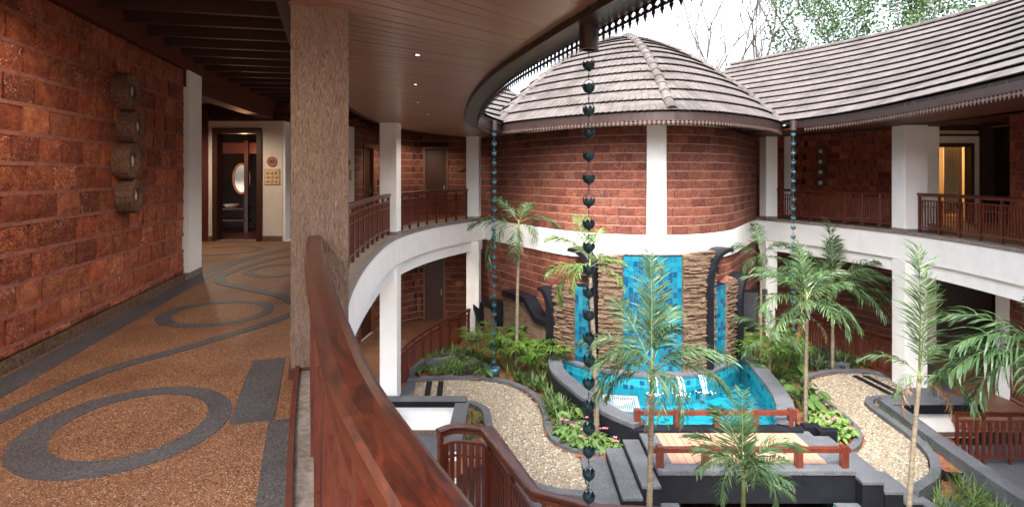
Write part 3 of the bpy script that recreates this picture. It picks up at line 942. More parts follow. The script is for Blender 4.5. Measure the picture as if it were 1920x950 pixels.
# ------------------------------------------------------------------ far walls, left
LW = [(-5.15, 13.5), (-5.5, 17.6), (-4.9, 18.6), (-4.72, 20.6), (-3.5, 22.0), (-.7, 22.0)]
PL = Poly(LW)
def door(root_label, s0, s1, z0, z1, P, mdoor=M['doorwood'], inset=.10, frame=.09, cat='door'):
    t = thing('door', root_label, cat)
    q = Poly(P.part(s0 + frame, s1 - frame)); mb = MB(); mb.strip(q.off(-inset), q.off(-inset - .05), z0, z1 - frame); d = mb.build('leaf', mdoor, t)
    n = 3
    for k in range(2):
        zz0 = z0 + .18 + k * (z1 - z0 - .35) * .5; zz1 = zz0 + (z1 - z0 - .35) * .42
        q2 = Poly(P.part(s0 + frame + .14, s1 - frame - .14)); mb = MB(); mb.strip(q2.off(-inset + .012), q2.off(-inset - .01), zz0, zz1); mb.build('door_panel', mdoor, d)
    c, dd = P.at(s1 - frame - .08); nn = Vector((dd.y, -dd.x, 0))
    mb = MB(); mb.box((c.x - nn.x * (inset - .03), c.y - nn.y * (inset - .03), z0 + 1.0), (.03, .03, .22)); mb.build('handle', M['metal'], d)
    for a, b in ((s0, s0 + frame), (s1 - frame, s1)):
        q = Poly(P.part(a, b)); mb = MB(); mb.strip(q.off(.02), q.off(-.18), z0, z1); mb.build('jamb', M['framewood'], t)
    q = Poly(P.part(s0 + frame, s1 - frame)); mb = MB(); mb.strip(q.off(.02), q.off(-.18), z1 - frame, z1); mb.build('head', M['framewood'], t)
    return t
s_end = PL.s[4]
def ss(seg, f): return PL.s[seg] + f * (PL.s[seg + 1] - PL.s[seg])
UH = [(ss(2, .28), ss(2, .80), 0, 2.5), (ss(4, .06), ss(4, .40), 0, 2.56)]
t = thing('laterite_wall', 'shaded laterite wall with two doors behind the far left gallery railing', 'wall')
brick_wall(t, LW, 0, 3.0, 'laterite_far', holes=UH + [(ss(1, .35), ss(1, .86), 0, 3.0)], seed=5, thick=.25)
q = Poly(PL.part(ss(1, .35), ss(1, .86))); mb = MB(); mb.strip(q.off(.03), q.off(-.25), 0, 3.0); mb.build('pilaster', M['white'], t)
door('Dark door behind the second white column on the upper left gallery', *UH[0], PL)
door('Dark door in the end wall of the upper left gallery', *UH[1], PL)
c, dd = PL.at(ss(1, .60)); nn = (dd.y, -dd.x)
plaque(c.x + nn[0] * .032, c.y + nn[1] * .032, 1.88, .12, nn, 'Round plaque on the far white pilaster of the left gallery')
carved_tile(c.x + nn[0] * .032, c.y + nn[1] * .032, 1.50, .34, nn, 'Square carved tile on the far white pilaster of the left gallery')
c, dd = PL.at(ss(4, .55)); nn = (dd.y, -dd.x)
tt = thing('room_sign', 'Oval brown sign beside the end door of the upper left gallery', 'sign'); tt.location = (c.x, c.y - .05, 1.72)
mb = MB(); mb.lathe([(0, -.02), (.15, -.02), (.17, 0)], (0, 0, 0), 24, axis='y'); o = mb.build('disc', M['framewood'], tt); o.scale = (1, 1, .55)
LH = [(ss(2, .1), ss(2, .85), FL, -1.5), (ss(4, .06), ss(4, .36), FL, -1.55)]
t = thing('laterite_wall', 'laterite wall with open brown doors behind the lower left railing', 'wall')
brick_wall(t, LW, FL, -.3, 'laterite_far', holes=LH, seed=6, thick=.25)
q = Poly(PL.part(0, ss(2, .1))); mb = MB(); mb.strip(q.off(.015), q.off(.003), FL, FL + .1); mb.build('skirting', M['skirt'], t)
door('Dark brown door in the lower left wall near the white column', *LH[0], PL)
door('Dark brown door at the end of the lower left gallery', *LH[1], PL)
c, dd = PL.at(ss(4, .55)); nn = (dd.y, -dd.x)
tt = thing('room_sign', 'Oval tan sign beside the end door of the lower left gallery', 'sign'); tt.location = (c.x, c.y - .05, -2.55)
mb = MB(); mb.lathe([(0, -.02), (.15, -.02), (.17, 0)], (0, 0, 0), 24, axis='y'); o = mb.build('disc', M['terracotta'], tt); o.scale = (1, 1, .55)

# ------------------------------------------------------------------ far walls, right
RW = [(8.2, 22.0), (10.8, 22.0), (12.05, 20.4), (12.85, 18.4)]
PR = Poly(RW)
t = thing('laterite_wall', 'dark shaded laterite wall behind the far right gallery railing', 'wall')
brick_wall(t, RW, 0, 3.0, 'laterite', seed=8, thick=.25)
mb = MB(); q = Poly([(12.86, 18.38), (13.24, 18.38)]); mb.strip(q.off(.20), q.off(-.25), 0, 3.0); mb.build('pilaster', M['white'], t)
c, dd = PR.at(PR.s[1] + .80); nn = (dd.y, -dd.x)
mb = MB(); q = Poly(PR.part(PR.s[1] - .6, PR.s[1] - .35)); mb.strip(q.off(.04), q.off(0), 0, 3.0); mb.build('pilaster', M['white'], t)
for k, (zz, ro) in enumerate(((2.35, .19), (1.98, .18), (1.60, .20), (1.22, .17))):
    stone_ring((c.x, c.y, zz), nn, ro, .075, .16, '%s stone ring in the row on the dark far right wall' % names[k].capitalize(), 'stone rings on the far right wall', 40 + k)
t = thing('laterite_wall', 'shaded laterite wall behind the lower right garden railing', 'wall')
brick_wall(t, RW, FL, -.3, 'laterite_far', seed=9, thick=.25)
RN = [(11.95, 14.1), (10.95, 8.0), (10.6, 2.0)]
t = thing('laterite_wall', 'laterite wall at the right end of the upper right gallery', 'wall')
brick_wall(t, RN, 0, 3.0, 'laterite', seed=11, thick=.25)
t = thing('laterite_wall', 'laterite wall with white end pilaster at the right frame edge, lower floor', 'wall')
brick_wall(t, RN, FL, -.3, 'laterite_far', seed=12, thick=.25)
mb = MB(); mb.box((12.13, 14.30, (FL - .3) / 2), (.40, .36, -FL - .3), R(10)); mb.build('pilaster', M['white'], t)
# lit doorway on the right
t = thing('entrance_wall', 'pale wall round the lit doorway at the right gallery', 'wall')
mb = MB()
for (x0, x1, z0, z1) in ((13.1, 13.30, 0, 2.72), (14.55, 14.75, 0, 2.72), (13.30, 14.55, 2.5, 2.72)):
    mb.box(((x0 + x1) / 2, 18.6, (z0 + z1) / 2), (x1 - x0, .16, z1 - z0))
mb.build('wall_panel', M['cream'], t)
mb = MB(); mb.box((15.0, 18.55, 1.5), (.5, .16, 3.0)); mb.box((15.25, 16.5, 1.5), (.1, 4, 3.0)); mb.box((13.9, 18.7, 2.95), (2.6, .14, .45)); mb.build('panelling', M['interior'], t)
t = thing('doorway', 'dark door frame opening onto a warmly lit curtain on the right', 'doorway')
mb = MB(); mb.box((13.36, 18.58, 1.25), (.12, .26, 2.5)); mb.build('jamb', M['doorwood'], t)
mb = MB(); mb.box((14.49, 18.58, 1.25), (.12, .26, 2.5)); mb.build('jamb', M['doorwood'], t)
mb = MB(); mb.box((13.925, 18.58, 2.44), (1.01, .26, .12)); mb.build('head', M['doorwood'], t)
t = thing('guest_room', 'warm ochre lit room behind the right hand doorway', 'room')
mb = MB(); mb.box((14.1, 21.6, 1.4), (3.6, .1, 2.8)); mb.box((12.75 + .5, 20.4, 1.4), (.1, 2.4, 2.8)); mb.box((15.9, 20.1, 1.4), (.1, 3, 2.8)); mb.box((14.4, 20.1, 2.85), (3.2, 3.1, .1)); mb.build('lining', M['ochre'], t)
mb = MB(); mb.box((14.5, 20.1, .0), (2.6, 2.9, .02)); mb.build('floorboard', M['redwood'], t)
t = thing('curtain', 'pale cream curtain hanging in the lit doorway on the right', 'curtain')
mb = MB(); pts = [(14.0 + .55 * k / 40, 19.0 + .05 * math.sin(k * 1.25)) for k in range(41)]
mb.strip(pts, [(x, y + .006) for x, y in pts], .25, 2.55); mb.build('cloth', M['curtain'], t, True)
t = thing('console_table', 'dark low table with small ornaments inside the lit right doorway', 'table')
mb = MB(); mb.box((13.85, 19.6, .55), (.8, .4, .05)); mb.build('tabletop', M['doorwood'], t)
for sx in (-.36, .36):
    for sy in (-.16, .16):
        mb = MB(); mb.box((13.85 + sx, 19.6 + sy, .265), (.05, .05, .52)); mb.build('leg', M['doorwood'], t)
ll = bpy.data.lights.new('room_lamp', 'POINT'); ll.energy = 22; ll.color = (1, .72, .38); ll.shadow_soft_size = .15
lo = bpy.data.objects.new('room_lamp', ll); lo.location = (14.35, 20.3, 2.35); COL.objects.link(lo)
lo.name = 'room_lamp'
ll2 = bpy.data.lights.new('washroom_lamp', 'POINT'); ll2.energy = 3.5; ll2.color = (1, .5, .25); ll2.shadow_soft_size = .06
lo2 = bpy.data.objects.new('washroom_lamp', ll2); lo2.location = (-6.75, 14.8, 2.0); COL.objects.link(lo2)
tag(lo2, 'small warm lamp glowing beside the oval mirror in the washroom', 'lamp', None, 'thing')
tag(lo, 'warm lamp glowing inside the curtained room on the right', 'lamp', None, 'thing')
plaque(13.19, 18.51, 1.72, .11, (0, -1), 'Round dark plaque beside the lit doorway on the right')
carved_tile(13.19, 18.51, 1.32, .17, (0, -1), 'Carved tile beside the lit doorway on the right')
t = thing('room_wall', 'dark wall with pale jamb behind the lower right gallery', 'wall')
mb = MB(); mb.box((14.0, 18.7, (FL - .3) / 2), (2.6, .2, -FL - .3)); mb.box((15.25, 16.5, (FL - .3) / 2), (.1, 4.4, -FL - .3)); mb.build('panel', M['interior'], t)
mb = MB(); mb.box((12.98, 18.35, (FL - .3) / 2), (.34, .34, -FL - .3)); mb.build('pilaster', M['cream'], t)
plaque(12.98, 18.165, -2.1, .12, (0, -1), 'Round dark plaque on the pale jamb of the lower right gallery')
carved_tile(12.98, 18.165, -2.55, .30, (0, -1), 'Carved tile on the pale jamb of the lower right gallery')

# ------------------------------------------------------------------ columns
def column(side, Y, d, w, dep, z0, z1, m, label, rot=None, wedge=False):
    t = thing('column', label, 'column', 'gallery columns')
    x, y = cpt(side, Y, d)
    t.location = (x, y, 0); t.rotation_euler = (0, 0, crot(side, Y) if rot is None else rot)
    if m is M['plaster']:
        mb = MB(); n = 10; k = 60
        vs_ = []; fs = []
        # subdivided shaft so that its corners are a little uneven
        per = []
        for i in range(n): per.append((-w / 2 + w * i / n, -dep / 2))
        for i in range(n): per.append((w / 2, -dep / 2 + dep * i / n))
        for i in range(n): per.append((w / 2 - w * i / n, dep / 2))
        for i in range(n): per.append((-w / 2, dep / 2 - dep * i / n))
        rn = random.Random(2)
        for j in range(k + 1):
            for (a, b) in per:
                vs_.append((a + rn.uniform(-.0015, .0015), b + rn.uniform(-.0015, .0015), .08 + (z1 - .08) * j / k))
        m_ = len(per)
        for j in range(k):
            for i in range(m_):
                fs.append((j * m_ + i, j * m_ + (i + 1) % m_, (j + 1) * m_ + (i + 1) % m_, (j + 1) * m_ + i))
        fs.append(tuple(range(m_))[::-1])
        mb.add(vs_, fs); mb.build('shaft', m, t)
        mb = MB(); mb.box((0, 0, .032), (w + .03, dep + .03, .095)); mb.build('plinth', M['platewood'], t, bevel=.004)
    else:
        mb = MB(); mb.box((0, 0, (z1 + .06) / 2), (w, dep, z1 - .06)); mb.build('shaft', m, t, bevel=.012)
        mb = MB(); mb.box((0, 0, .10), (w + .02, dep + .02, .08)); mb.build('plinth', M['stone_cap'], t)
    mb = MB(); mb.box((0, .0, (FL - .67) / 2), (w, dep - .02, -FL - .67)); mb.build('lower_shaft', M['white'], t, bevel=.012)
    return t
SOF = 2.75
column(-1, 4.63, .20, .41, .41, FL, SOF + .3, M['plaster'], 'Large near column with rough tan bark textured plaster')
column(-1, 14.25, .22, .42, .42, FL, SOF + .02, M['white'], 'White square column between the two left gallery railings')
column(-1, 19.35, .12, .42, .42, FL, SOF + .02, M['white'], 'White column at the far left where the gallery meets the drum', rot=R(-8))
column(1, 15.05, .24, .56, .56, FL, SOF + .02, M['white'], 'Broad white column between the two right gallery railings', rot=R(-2))
column(1, 19.45, .12, .40, .40, FL, SOF + .02, M['white'], 'Slim white column at the far right beside the drum wall', rot=R(8))

# ------------------------------------------------------------------ corridor ceiling on the left
t = thing('gallery_ceiling', 'dark open beamed ceiling over the left gallery floor', 'ceiling')
mb = MB()
mb.prism(cline(-1, -.6, 19.6, .46) + [(-.7, 20.6)] + fl_out[:1:-1] + [(-2.78, -.6)], 3.33, 3.40); mb.build('ceiling_board', M['tanboard'], t)
# long wall plate following the gallery
plate = [(-2.80, -.6), (-2.98, .2), (-3.35, 2.0), (-3.87, 4.38), (-4.73, 8.38), (-4.95, 9.3), (-5.2, 11.0), (-5.45, 13.2), (-5.55, 17.5), (-4.95, 18.55), (-4.78, 20.5), (-3.6, 21.9), (-.9, 21.9)]
q = Poly(smooth(plate, 6))
mb = MB(); mb.strip(q.off(.10), q.off(-.25), 3.002, 3.33); mb.build('wall_plate', M['platewood'], t)
q = Poly(smooth(plate[4:8], 6))
mb = MB(); mb.strip(q.off(.07), q.off(-.2), 2.76, 3.0); mb.build('lintel', M['platewood'], t)
inn = Poly(cline(-1, -.5, 19.2, .44, .1))
outp = Poly(smooth(plate, 6))
# beams radiate from the court like the soffit boards, spacing about 0.6 m
def near_on(P, target):
    best = min(range(len(P.p)), key=lambda i: (P.p[i] - target).length)
    return P.p[best]
op = Poly(outp.off(.08))
s_ = .5
k = 0
while s_ < op.L - 1.2:
    a, dd = op.at(s_)
    nn = Vector((dd.y, -dd.x, 0))
    # beam runs from the wall plate to the court edge
    best = None
    for i in range(len(inn.p)):
        v = inn.p[i] - a
        lat = abs(v.x * dd.x + v.y * dd.y)
        if v.dot(nn) > .5 and (best is None or lat < best[0]): best = (lat, inn.p[i])
    if best and best[0] < .5:
        b = best[1]; v = b - a
        mb = MB()
        mb.box(((a.x + b.x) / 2, (a.y + b.y) / 2, 3.235), (v.length, .07, .17), math.atan2(v.y, v.x))
        mb.build('beam', M['darkwood'], t)
    s_ += .60
# edge beam at the inside of the soffit
mb = MB(); mb.strip(cline(-1, -.6, 19.6, .42), cline(-1, -.6, 19.6, .50), 2.74, 3.33); mb.build('edge_beam', M['darkwood'], t)

# ceilings of the other galleries
t = thing('gallery_ceiling', 'dark timber ceiling over the right gallery', 'ceiling')
mb = MB(); mb.prism(cline(1, -3.4, 19.6, .30) + [(8.1, 20.6)] + fr_out[::-1], 3.02, 3.10); mb.build('ceiling_board', M['platewood'], t)
mb = MB(); mb.strip(cline(1, -3.4, 19.6, .02), cline(1, -3.4, 19.6, .42), 2.60 + .16, 3.02); mb.build('edge_beam', M['platewood'], t)

# ------------------------------------------------------------------ soffit and eave, left
FC = Vector((6.5, 12.0, 0))
def polar(pts):
    an = [math.atan2(p[1] - FC.y, -(p[0] - FC.x)) for p in pts]
    return np.array(an), np.array(pts)
ao, po = polar(cline(-1, -.6, 20.0, -1.72, .05))
ai, pi_ = polar(cline(-1, -.6, 20.0, .44, .05))
eave = thing('eave', 'brown boarded soffit and dark lace edged eave over the left gallery', 'eave')
PLK = MB(); PLK.box((0, 0, 0), (1, 1, 1)); PLK = PLK.mesh('plank', M['soffit'])
th0, th1 = max(ao[0], ai[0]), min(ao[-1], ai[-1])
N = 124
for k in range(N):
    th = th0 + (th1 - th0) * (k + .5) / N
    a = np.array([np.interp(th, ao, po[:, 0]), np.interp(th, ao, po[:, 1])])
    b = np.array([np.interp(th, ai, pi_[:, 0]), np.interp(th, ai, pi_[:, 1])])
    v = b - a
    L_ = float(np.hypot(*v)); c = (a + b) / 2
    dist = math.hypot(c[0] - FC.x, c[1] - FC.y)
    w = dist * (th1 - th0) / N - .016
    link('plank', PLK, eave, (c[0], c[1], SOF + .012 + random.uniform(-.0015, .0015)), (0, 0, math.atan2(v[1], v[0])), (L_, w, .022))
mb = MB(); mb.strip(cline(-1, -.6, 20.0, -1.75), cline(-1, -.6, 20.0, .44), SOF + .03, SOF + .05); mb.build('soffit_backing', M['underlay'], eave)
mb = MB(); mb.strip(cline(-1, -.6, 20.0, -1.96), cline(-1, -.6, 20.0, -1.70), 2.69, 2.98); mb.build('gutter', M['fascia'], eave)

def lace_mesh():
    """fleur shaped drop, 0.1 m wide, hanging below z = 0, thickness along y"""
    half = [(0.0, -.125), (.012, -.095), (.022, -.085), (.014, -.070), (.030, -.066), (.043, -.072), (.048, -.055), (.036, -.042), (.022, -.044), (.018, -.030), (.030, -.018), (.05, -.012), (.05, 0.0)]
    pts = half + [(-x, z) for x, z in half[::-1] if x > 0]
    n = len(pts)
    mb = MB()
    vs_ = [(x, -.004, z) for x, z in pts] + [(x, .004, z) for x, z in pts]
    fs = [tuple(range(n)), tuple(range(n, 2 * n))[::-1]] + [(i, n + i, n + (i + 1) % n, (i + 1) % n) for i in range(n)]
    mb.add(vs_, fs)
    return mb
LACE = lace_mesh().mesh('lace_drop', M['lace'])
LACE_D = lace_mesh().mesh('lace_drop', M['fascia'])
def lace_run(root, line, ztop, sp=.11, me=LACE, sc=1.0, s0=0.0, s1=None):
    P = Poly(line)
    s = s0 + sp / 2
    while s < (s1 or P.L):
        c, d = P.at(s)
        link('lace_drop', me, root, (c.x, c.y, ztop), (0, 0, math.atan2(d.y, d.x)), (sp / .1, 1, sc))
        s += sp
lace_run(eave, cline(-1, -.6, 16.0, -1.975, .1), 2.70, .105, LACE_D)
mb = MB(); mb.strip(cline(-1, -.6, 16.4, -1.985, .2), cline(-1, -.6, 16.4, -1.962, .2), 2.695, 2.99); mb.build('fascia_board', M['fascia'], eave)

# recessed lamps in the soffit
def lamp(x, y, z, label, grp, power=16):
    t = thing('downlight', label, 'lamp', grp, (x, y, z))
    mb = MB(); mb.lathe([(.022, -.004), (.036, -.010), (.045, -.004), (.045, .0)], (0, 0, 0), 18); mb.build('rim', M['brass'], t, True)
    mb = MB(); mb.lathe([(0, -.003), (.022, -.004)], (0, 0, 0), 18); mb.build('lens', M['lamp'], t)
    ld = bpy.data.lights.new('bulb', 'SPOT'); ld.energy = power; ld.color = (1.0, .84, .66); ld.spot_size = R(155); ld.spot_blend = .6; ld.shadow_soft_size = .05
    lo_ = bpy.data.objects.new('bulb', ld); lo_.location = (0, 0, -.02); lo_.parent = t; COL.objects.link(lo_)
ords = ['Nearest', 'Second', 'Third', 'Fourth', 'Fifth']
for k, (px, py) in enumerate(((783, 103), (779, 158), (784, 192), (802, 215), (840, 230))):
    Y = (SOF - 1.5) * 1100 / (328 - py); X = (px - 960) / 1100 * Y
    lamp(X, Y, SOF, '%s small recessed lamp from the front in the boarded left soffit' % ords[k], 'soffit lamps')

# gallery ceiling lamps; the near pair is added out of view as fill light
for k, (Y, d, pw) in enumerate(((4.7, 1.35, 26), (3.0, 1.7, 36))):
    x, y = cpt(-1, Y, d)
    lamp(x, y, 3.10, 'Added unseen fill lamp between the ceiling beams %s' % ('beside the row of stone rings', 'above the nearest floor ring', 'at the near end of the gallery')[k], 'gallery ceiling lamps', pw)
lamp(-3.2, 17.2, -.32, 'Added unseen fill lamp in the ceiling of the lower left gallery', 'gallery ceiling lamps', 60)  # unseen lamp added to brighten the dark lower gallery
lamp(-6.3, 11.6, 2.98, 'Recessed lamp in the ceiling of the recess before the open doorway', 'gallery ceiling lamps', 45)
lamp(-3.30, 20.4, 2.98, 'Recessed lamp in the far left gallery ceiling before the end door', 'gallery ceiling lamps', 40)
# ------------------------------------------------------------------ roofs
def tile_box():
    mb = MB(); mb.box((0, 0, 0), (1, 1, 1)); return mb
TILE = tile_box().mesh('roof_tile', M['tile'])
camp = Vector((0, 0, 1.5))
def in_view(p):
    if p.y < .5: return False
    x = 960 + 1100 * p.x / p.y; y = 328 - 1100 * (p.z - 1.5) / p.y
    return -10 < x < 1930 and -10 < y < 960
def lay_tiles(root, surf, courses, spans, width, limit=300, vis=None, seed=1, thick=.016):
    """surf(s, t) -> point; courses: list of (t0, t1); spans(t) -> (s0, s1, length)"""
    rn = random.Random(seed)
    cand = []
    for (t0, t1) in courses:
        s0, s1, L_ = spans((t0 + t1) / 2)
        n = max(1, int(L_ / width))
        off = rn.random()
        for k in range(n):
            sa, sb = s0 + (s1 - s0) * k / n, s0 + (s1 - s0) * (k + 1) / n
            sm = (sa + sb) / 2
            lo, hi = Vector(surf(sm, t0)), Vector(surf(sm, t1))
            l_, r_ = Vector(surf(sa, (t0 + t1) / 2)), Vector(surf(sb, (t0 + t1) / 2))
            U = hi - lo; T = r_ - l_
            w = T.length
            if w < .03: continue
            U_ = U.normalized(); T_ = (T - U_ * T.dot(U_)).normalized()
            Nn = T_.cross(U_)
            if Nn.z < 0: T_ = -T_; Nn = T_.cross(U_)
            ln = U.length * 1.10
            lift = .060 + rn.uniform(-.0012, .0012)
            ang = math.atan2(lift, ln)
            c = (lo + hi) / 2 + Nn * (lift * .5 + .01) - U_ * (ln - U.length) / 2 * 0
            Mx = Matrix((T_, U_, Nn)).transposed().to_4x4()
            Mx = Matrix.Translation(c) @ Mx @ Matrix.Rotation(-ang, 4, 'X') @ Matrix.Rotation(rn.uniform(-.005, .005), 4, 'Z')
            cand.append((Mx, (w - .005 * rn.uniform(.4, 1.4), ln, thick), c))
    if limit:
        ok = [i for i, c in enumerate(cand) if in_view(c[2]) and (vis is None or vis(c[2]))]
        ok.sort(key=lambda i: (cand[i][2] - camp).length)
        pick = set(ok[:limit])
    else: pick = set()
    mb = MB()
    for i, (Mx, sz, c) in enumerate(cand):
        if i in pick:
            o = link('roof_tile', TILE, root)
            o.matrix_world = Mx @ Matrix.Diagonal((*sz, 1))
            o.parent = root
        else:
            mb.box(None, sz, M=Mx)
    if mb.v: tag(mb.build('roof_tiling', M['tile_mass'], root), kind='stuff')
def capz(z0, z1, t): return z0 + (z1 - z0) * t
RIDGE = MB()
n = 8
vs_ = []
for j, (yy, rr) in enumerate(((-.5, 1.08), (.5, .92))):
    for k in range(n + 1):
        a = math.pi * k / n
        vs_.append((rr * math.cos(a), yy, rr * math.sin(a)))
fs = [(k, k + 1, n + 2 + k, n + 1 + k) for k in range(n)] + [tuple(range(n + 1)), tuple(range(n + 1, 2 * n + 2))[::-1]]
RIDGE.add(vs_, fs)
RIDGE = RIDGE.mesh('ridge_tile', M['tile'], smooth=False)
def ridge_run(root, pts, r=.10, ln=.38):
    P = [Vector(p) for p in pts]
    S = [0]
    for a, b in zip(P, P[1:]): S.append(S[-1] + (b - a).length)
    n = int(S[-1] / ln)
    def at(s):
        i = int(np.clip(np.searchsorted(S, s) - 1, 0, len(P) - 2)); f = (s - S[i]) / (S[i + 1] - S[i]); return P[i].lerp(P[i + 1], f)
    for k in range(n):
        a, b = at(S[-1] * k / n), at(S[-1] * (k + 1) / n)
        U = (b - a).normalized(); T = U.cross(Vector((0, 0, 1))).normalized(); Nn = T.cross(U)
        o = link('ridge_tile', RIDGE, root)
        o.matrix_world = Matrix.Translation((a + b) / 2 + Nn * .02) @ Matrix((T, U, Nn)).transposed().to_4x4() @ Matrix.Diagonal((r, (b - a).length * 1.06, r, 1))

# wing roofs
def wing(side, Y, d, z):
    x, y = cpt(side, Y, d); return (x, y, z)
WY1, EZ, RZ, RUN = 22.6, 2.97, 6.0, 5.0
WYS = {-1: -.6, 1: -3.4}
def wing_surf(side):
    def f(s, t):
        return wing(side, s, -2.0 + RUN * t, EZ + (RZ - EZ) * t)
    return f
for side, lab in ((-1, 'tiled roof above the left gallery, seen only as its eave'), (1, 'long grey brown tiled roof sweeping above the right gallery')):
    roof = thing('tiled_roof', lab, 'roof')
    WY0 = WYS[side]
    f = wing_surf(side)
    n = 60
    mb = MB(); vs_ = []; fs = []
    ys = [WY0 + (WY1 - WY0) * i / n for i in range(n + 1)]
    for y in ys:
        a, b, c = f(y, 0), f(y, 1), wing(side, y, -2.0 + 2 * RUN, EZ)
        vs_ += [a, b, c, (a[0], a[1], a[2] - .06), (b[0], b[1], b[2] - .06), (c[0], c[1], c[2] - .06)]
    for i in range(n):
        p, q_ = 6 * i, 6 * (i + 1)
        for u, v in ((0, 1), (1, 2), (3, 4), (4, 5), (0, 3), (2, 5)):
            fs.append((p + u, p + v, q_ + v, q_ + u))
    fs += [(0, 1, 4, 3), (1, 2, 5, 4)]
    e = 6 * n; fs += [(e, e + 1, e + 4, e + 3), (e + 1, e + 2, e + 5, e + 4)]
    mb.add(vs_, fs); mb.build('underlay', M['underlay'], roof)
    NC = 12
    co = [(i / NC, (i + 1) / NC) for i in range(NC)]
    def spans(tt, side=side, WY0=WY0):
        P = Poly(cline(side, WY0, WY1, -2.0 + RUN * tt, .5)); return (WY0, WY1, P.L)
    if side > 0:
        lay_tiles(roof, f, co, spans, .17, 300, seed=5)
    else:
        lay_tiles(roof, f, co, spans, .5, 0, seed=6)
    ridge_run(roof, [f(WY0 + (WY1 - WY0) * i / 80, 1.0) for i in range(81)], .11, .45)
    if side > 0:
        mb = MB(); mb.strip(cline(1, -3.4, 16.6, -2.0, .2), cline(1, -3.4, 16.6, -1.94, .2), 2.775, 2.955); mb.build('fascia_board', M['fascia'], roof)
        mb = MB(); mb.strip(cline(1, -3.4, 20.0, -1.94), cline(1, -3.4, 20.0, .30), SOF + .01, SOF + .05); mb.build('soffit', M['platewood'], roof)
        lace_run(roof, cline(1, 5.0, 16.2, -1.985, .1), 2.78, .105, LACE, 1.0)
# drum roof
_eY = pchip([0, .5, 1.1, 1.74, 2.5, 3.1, 3.7, 4.05], [13.25, 13.33, 13.6, 14.05, 14.75, 15.4, 16.2, 16.75])
half = [(dx, _eY(dx)) for dx in np.linspace(0, 4.05, 28)]
back = smooth([(4.05, 16.75), (4.45, 18.0), (4.4, 19.6), (3.7, 21.6), (2.0, 23.4), (0, 24.0)], 6)[1:]
hp = half + back
ring = [(AX + x, y) for x, y in hp] + [(AX - x, y) for x, y in hp[-2:0:-1]]
EV = Poly(ring + [ring[0]])
APX = Vector((AX - .05, 19.2, 5.90))
s_corner = Poly([(AX + x, y) for x, y in half]).L
def dome(s, t):
    e, _ = EV.at(s % EV.L)
    zz = 2.93 + (APX.z - 2.93) * (1 - (1 - t) ** 1.65)
    return (e.x + (APX.x - e.x) * t, e.y + (APX.y - e.y) * t, zz)
droof = thing('tiled_roof', 'grey brown tiled hipped roof over the round brick drum', 'roof')
mb = MB(); vs_ = []; fs = []
ns, nt = 72, 14
for i in range(ns):
    for j in range(nt):
        p = dome(EV.L * i / ns, j / (nt - 1) * .995); vs_.append((p[0], p[1], p[2] - .01))
for i in range(ns):
    for j in range(nt - 1):
        a, b = i * nt + j, ((i + 1) % ns) * nt + j
        fs.append((a, b, b + 1, a + 1))
mb.add(vs_, fs); mb.build('underlay', M['underlay'], droof)
# equal courses up the profile
tt = np.linspace(0, 1, 200); pr = [Vector((0, (1 - x) * 5.9, 3.09 * (1 - (1 - x) ** 1.65))) for x in tt]
cum = [0.0]
for a, b in zip(pr, pr[1:]): cum.append(cum[-1] + (b - a).length)
NC = 14
tc = [float(np.interp(cum[-1] * i / NC, cum, tt)) for i in range(NC + 1)]
def dspan(a, b):
    def f(t):
        P = [Vector(dome(a + (b - a) * i / 20, t)) for i in range(21)]
        return (a, b, sum((q - p).length for p, q in zip(P, P[1:])))
    return f
lay_tiles(droof, dome, [(tc[i], tc[i + 1]) for i in range(NC)], dspan(-s_corner, s_corner), .145, 300, seed=7)
mbx = thing('tmp', 'x', 'x'); lay_tiles(mbx, dome, [(tc[i], tc[i + 1]) for i in range(NC)], dspan(s_corner, EV.L - s_corner), .4, 0, seed=8)
for ch in list(mbx.children): ch.parent = droof; ch.name = 'roof_tiling_back'
bpy.data.objects.remove(mbx)
for s in (-.05, s_corner - .05, -s_corner + .05):
    ridge_run(droof, [dome(s, x) for x in np.linspace(0.004, .98, 40)], .125, .36)
fr = Poly([(AX - x, y) for x, y in half[::-1]] + [(AX + x, y) for x, y in half[1:]])
mb = MB(); mb.strip(fr.off(.02), fr.off(-.05), 2.745, 2.925); mb.build('fascia_board', M['fascia'], droof)
lace_run(droof, fr.off(.012), 2.75, .105, LACE, 1.0)
mb = MB(); ins = Poly(ring[:]).off(-.06)
mb.prism([(APX.x + (x - APX.x) * .985, APX.y + (y - APX.y) * .985) for x, y in ring], 2.80, 2.86); mb.build('soffit', M['darkwood'], droof)

# ------------------------------------------------------------------ drum walls
Z_B = -.02
skipf = lambda x, y, z: (1.75 < x < 5.3 and z < -1.0)
t = thing('drum_wall', 'upper red brick panel of the drum left of its white pier', 'wall')
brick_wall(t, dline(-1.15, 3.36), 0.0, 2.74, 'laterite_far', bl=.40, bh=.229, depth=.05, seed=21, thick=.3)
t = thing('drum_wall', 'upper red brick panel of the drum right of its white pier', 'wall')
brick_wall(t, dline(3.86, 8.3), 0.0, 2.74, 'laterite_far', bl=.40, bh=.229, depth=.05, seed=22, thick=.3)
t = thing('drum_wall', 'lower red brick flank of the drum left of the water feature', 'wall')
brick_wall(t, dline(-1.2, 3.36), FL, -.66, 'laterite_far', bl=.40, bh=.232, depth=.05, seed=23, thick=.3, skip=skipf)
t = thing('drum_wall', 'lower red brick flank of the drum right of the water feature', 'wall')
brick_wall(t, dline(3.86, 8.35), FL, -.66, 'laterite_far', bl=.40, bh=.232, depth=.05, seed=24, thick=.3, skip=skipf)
t = thing('drum_band', 'white plaster band and central pier on the brick drum', 'wall band')
P = Poly(dline(-1.2, 8.35)); mb = MB(); mb.strip(P.off(.035), P.off(-.3), -.66, -.005); mb.build('band', M['white'], t)
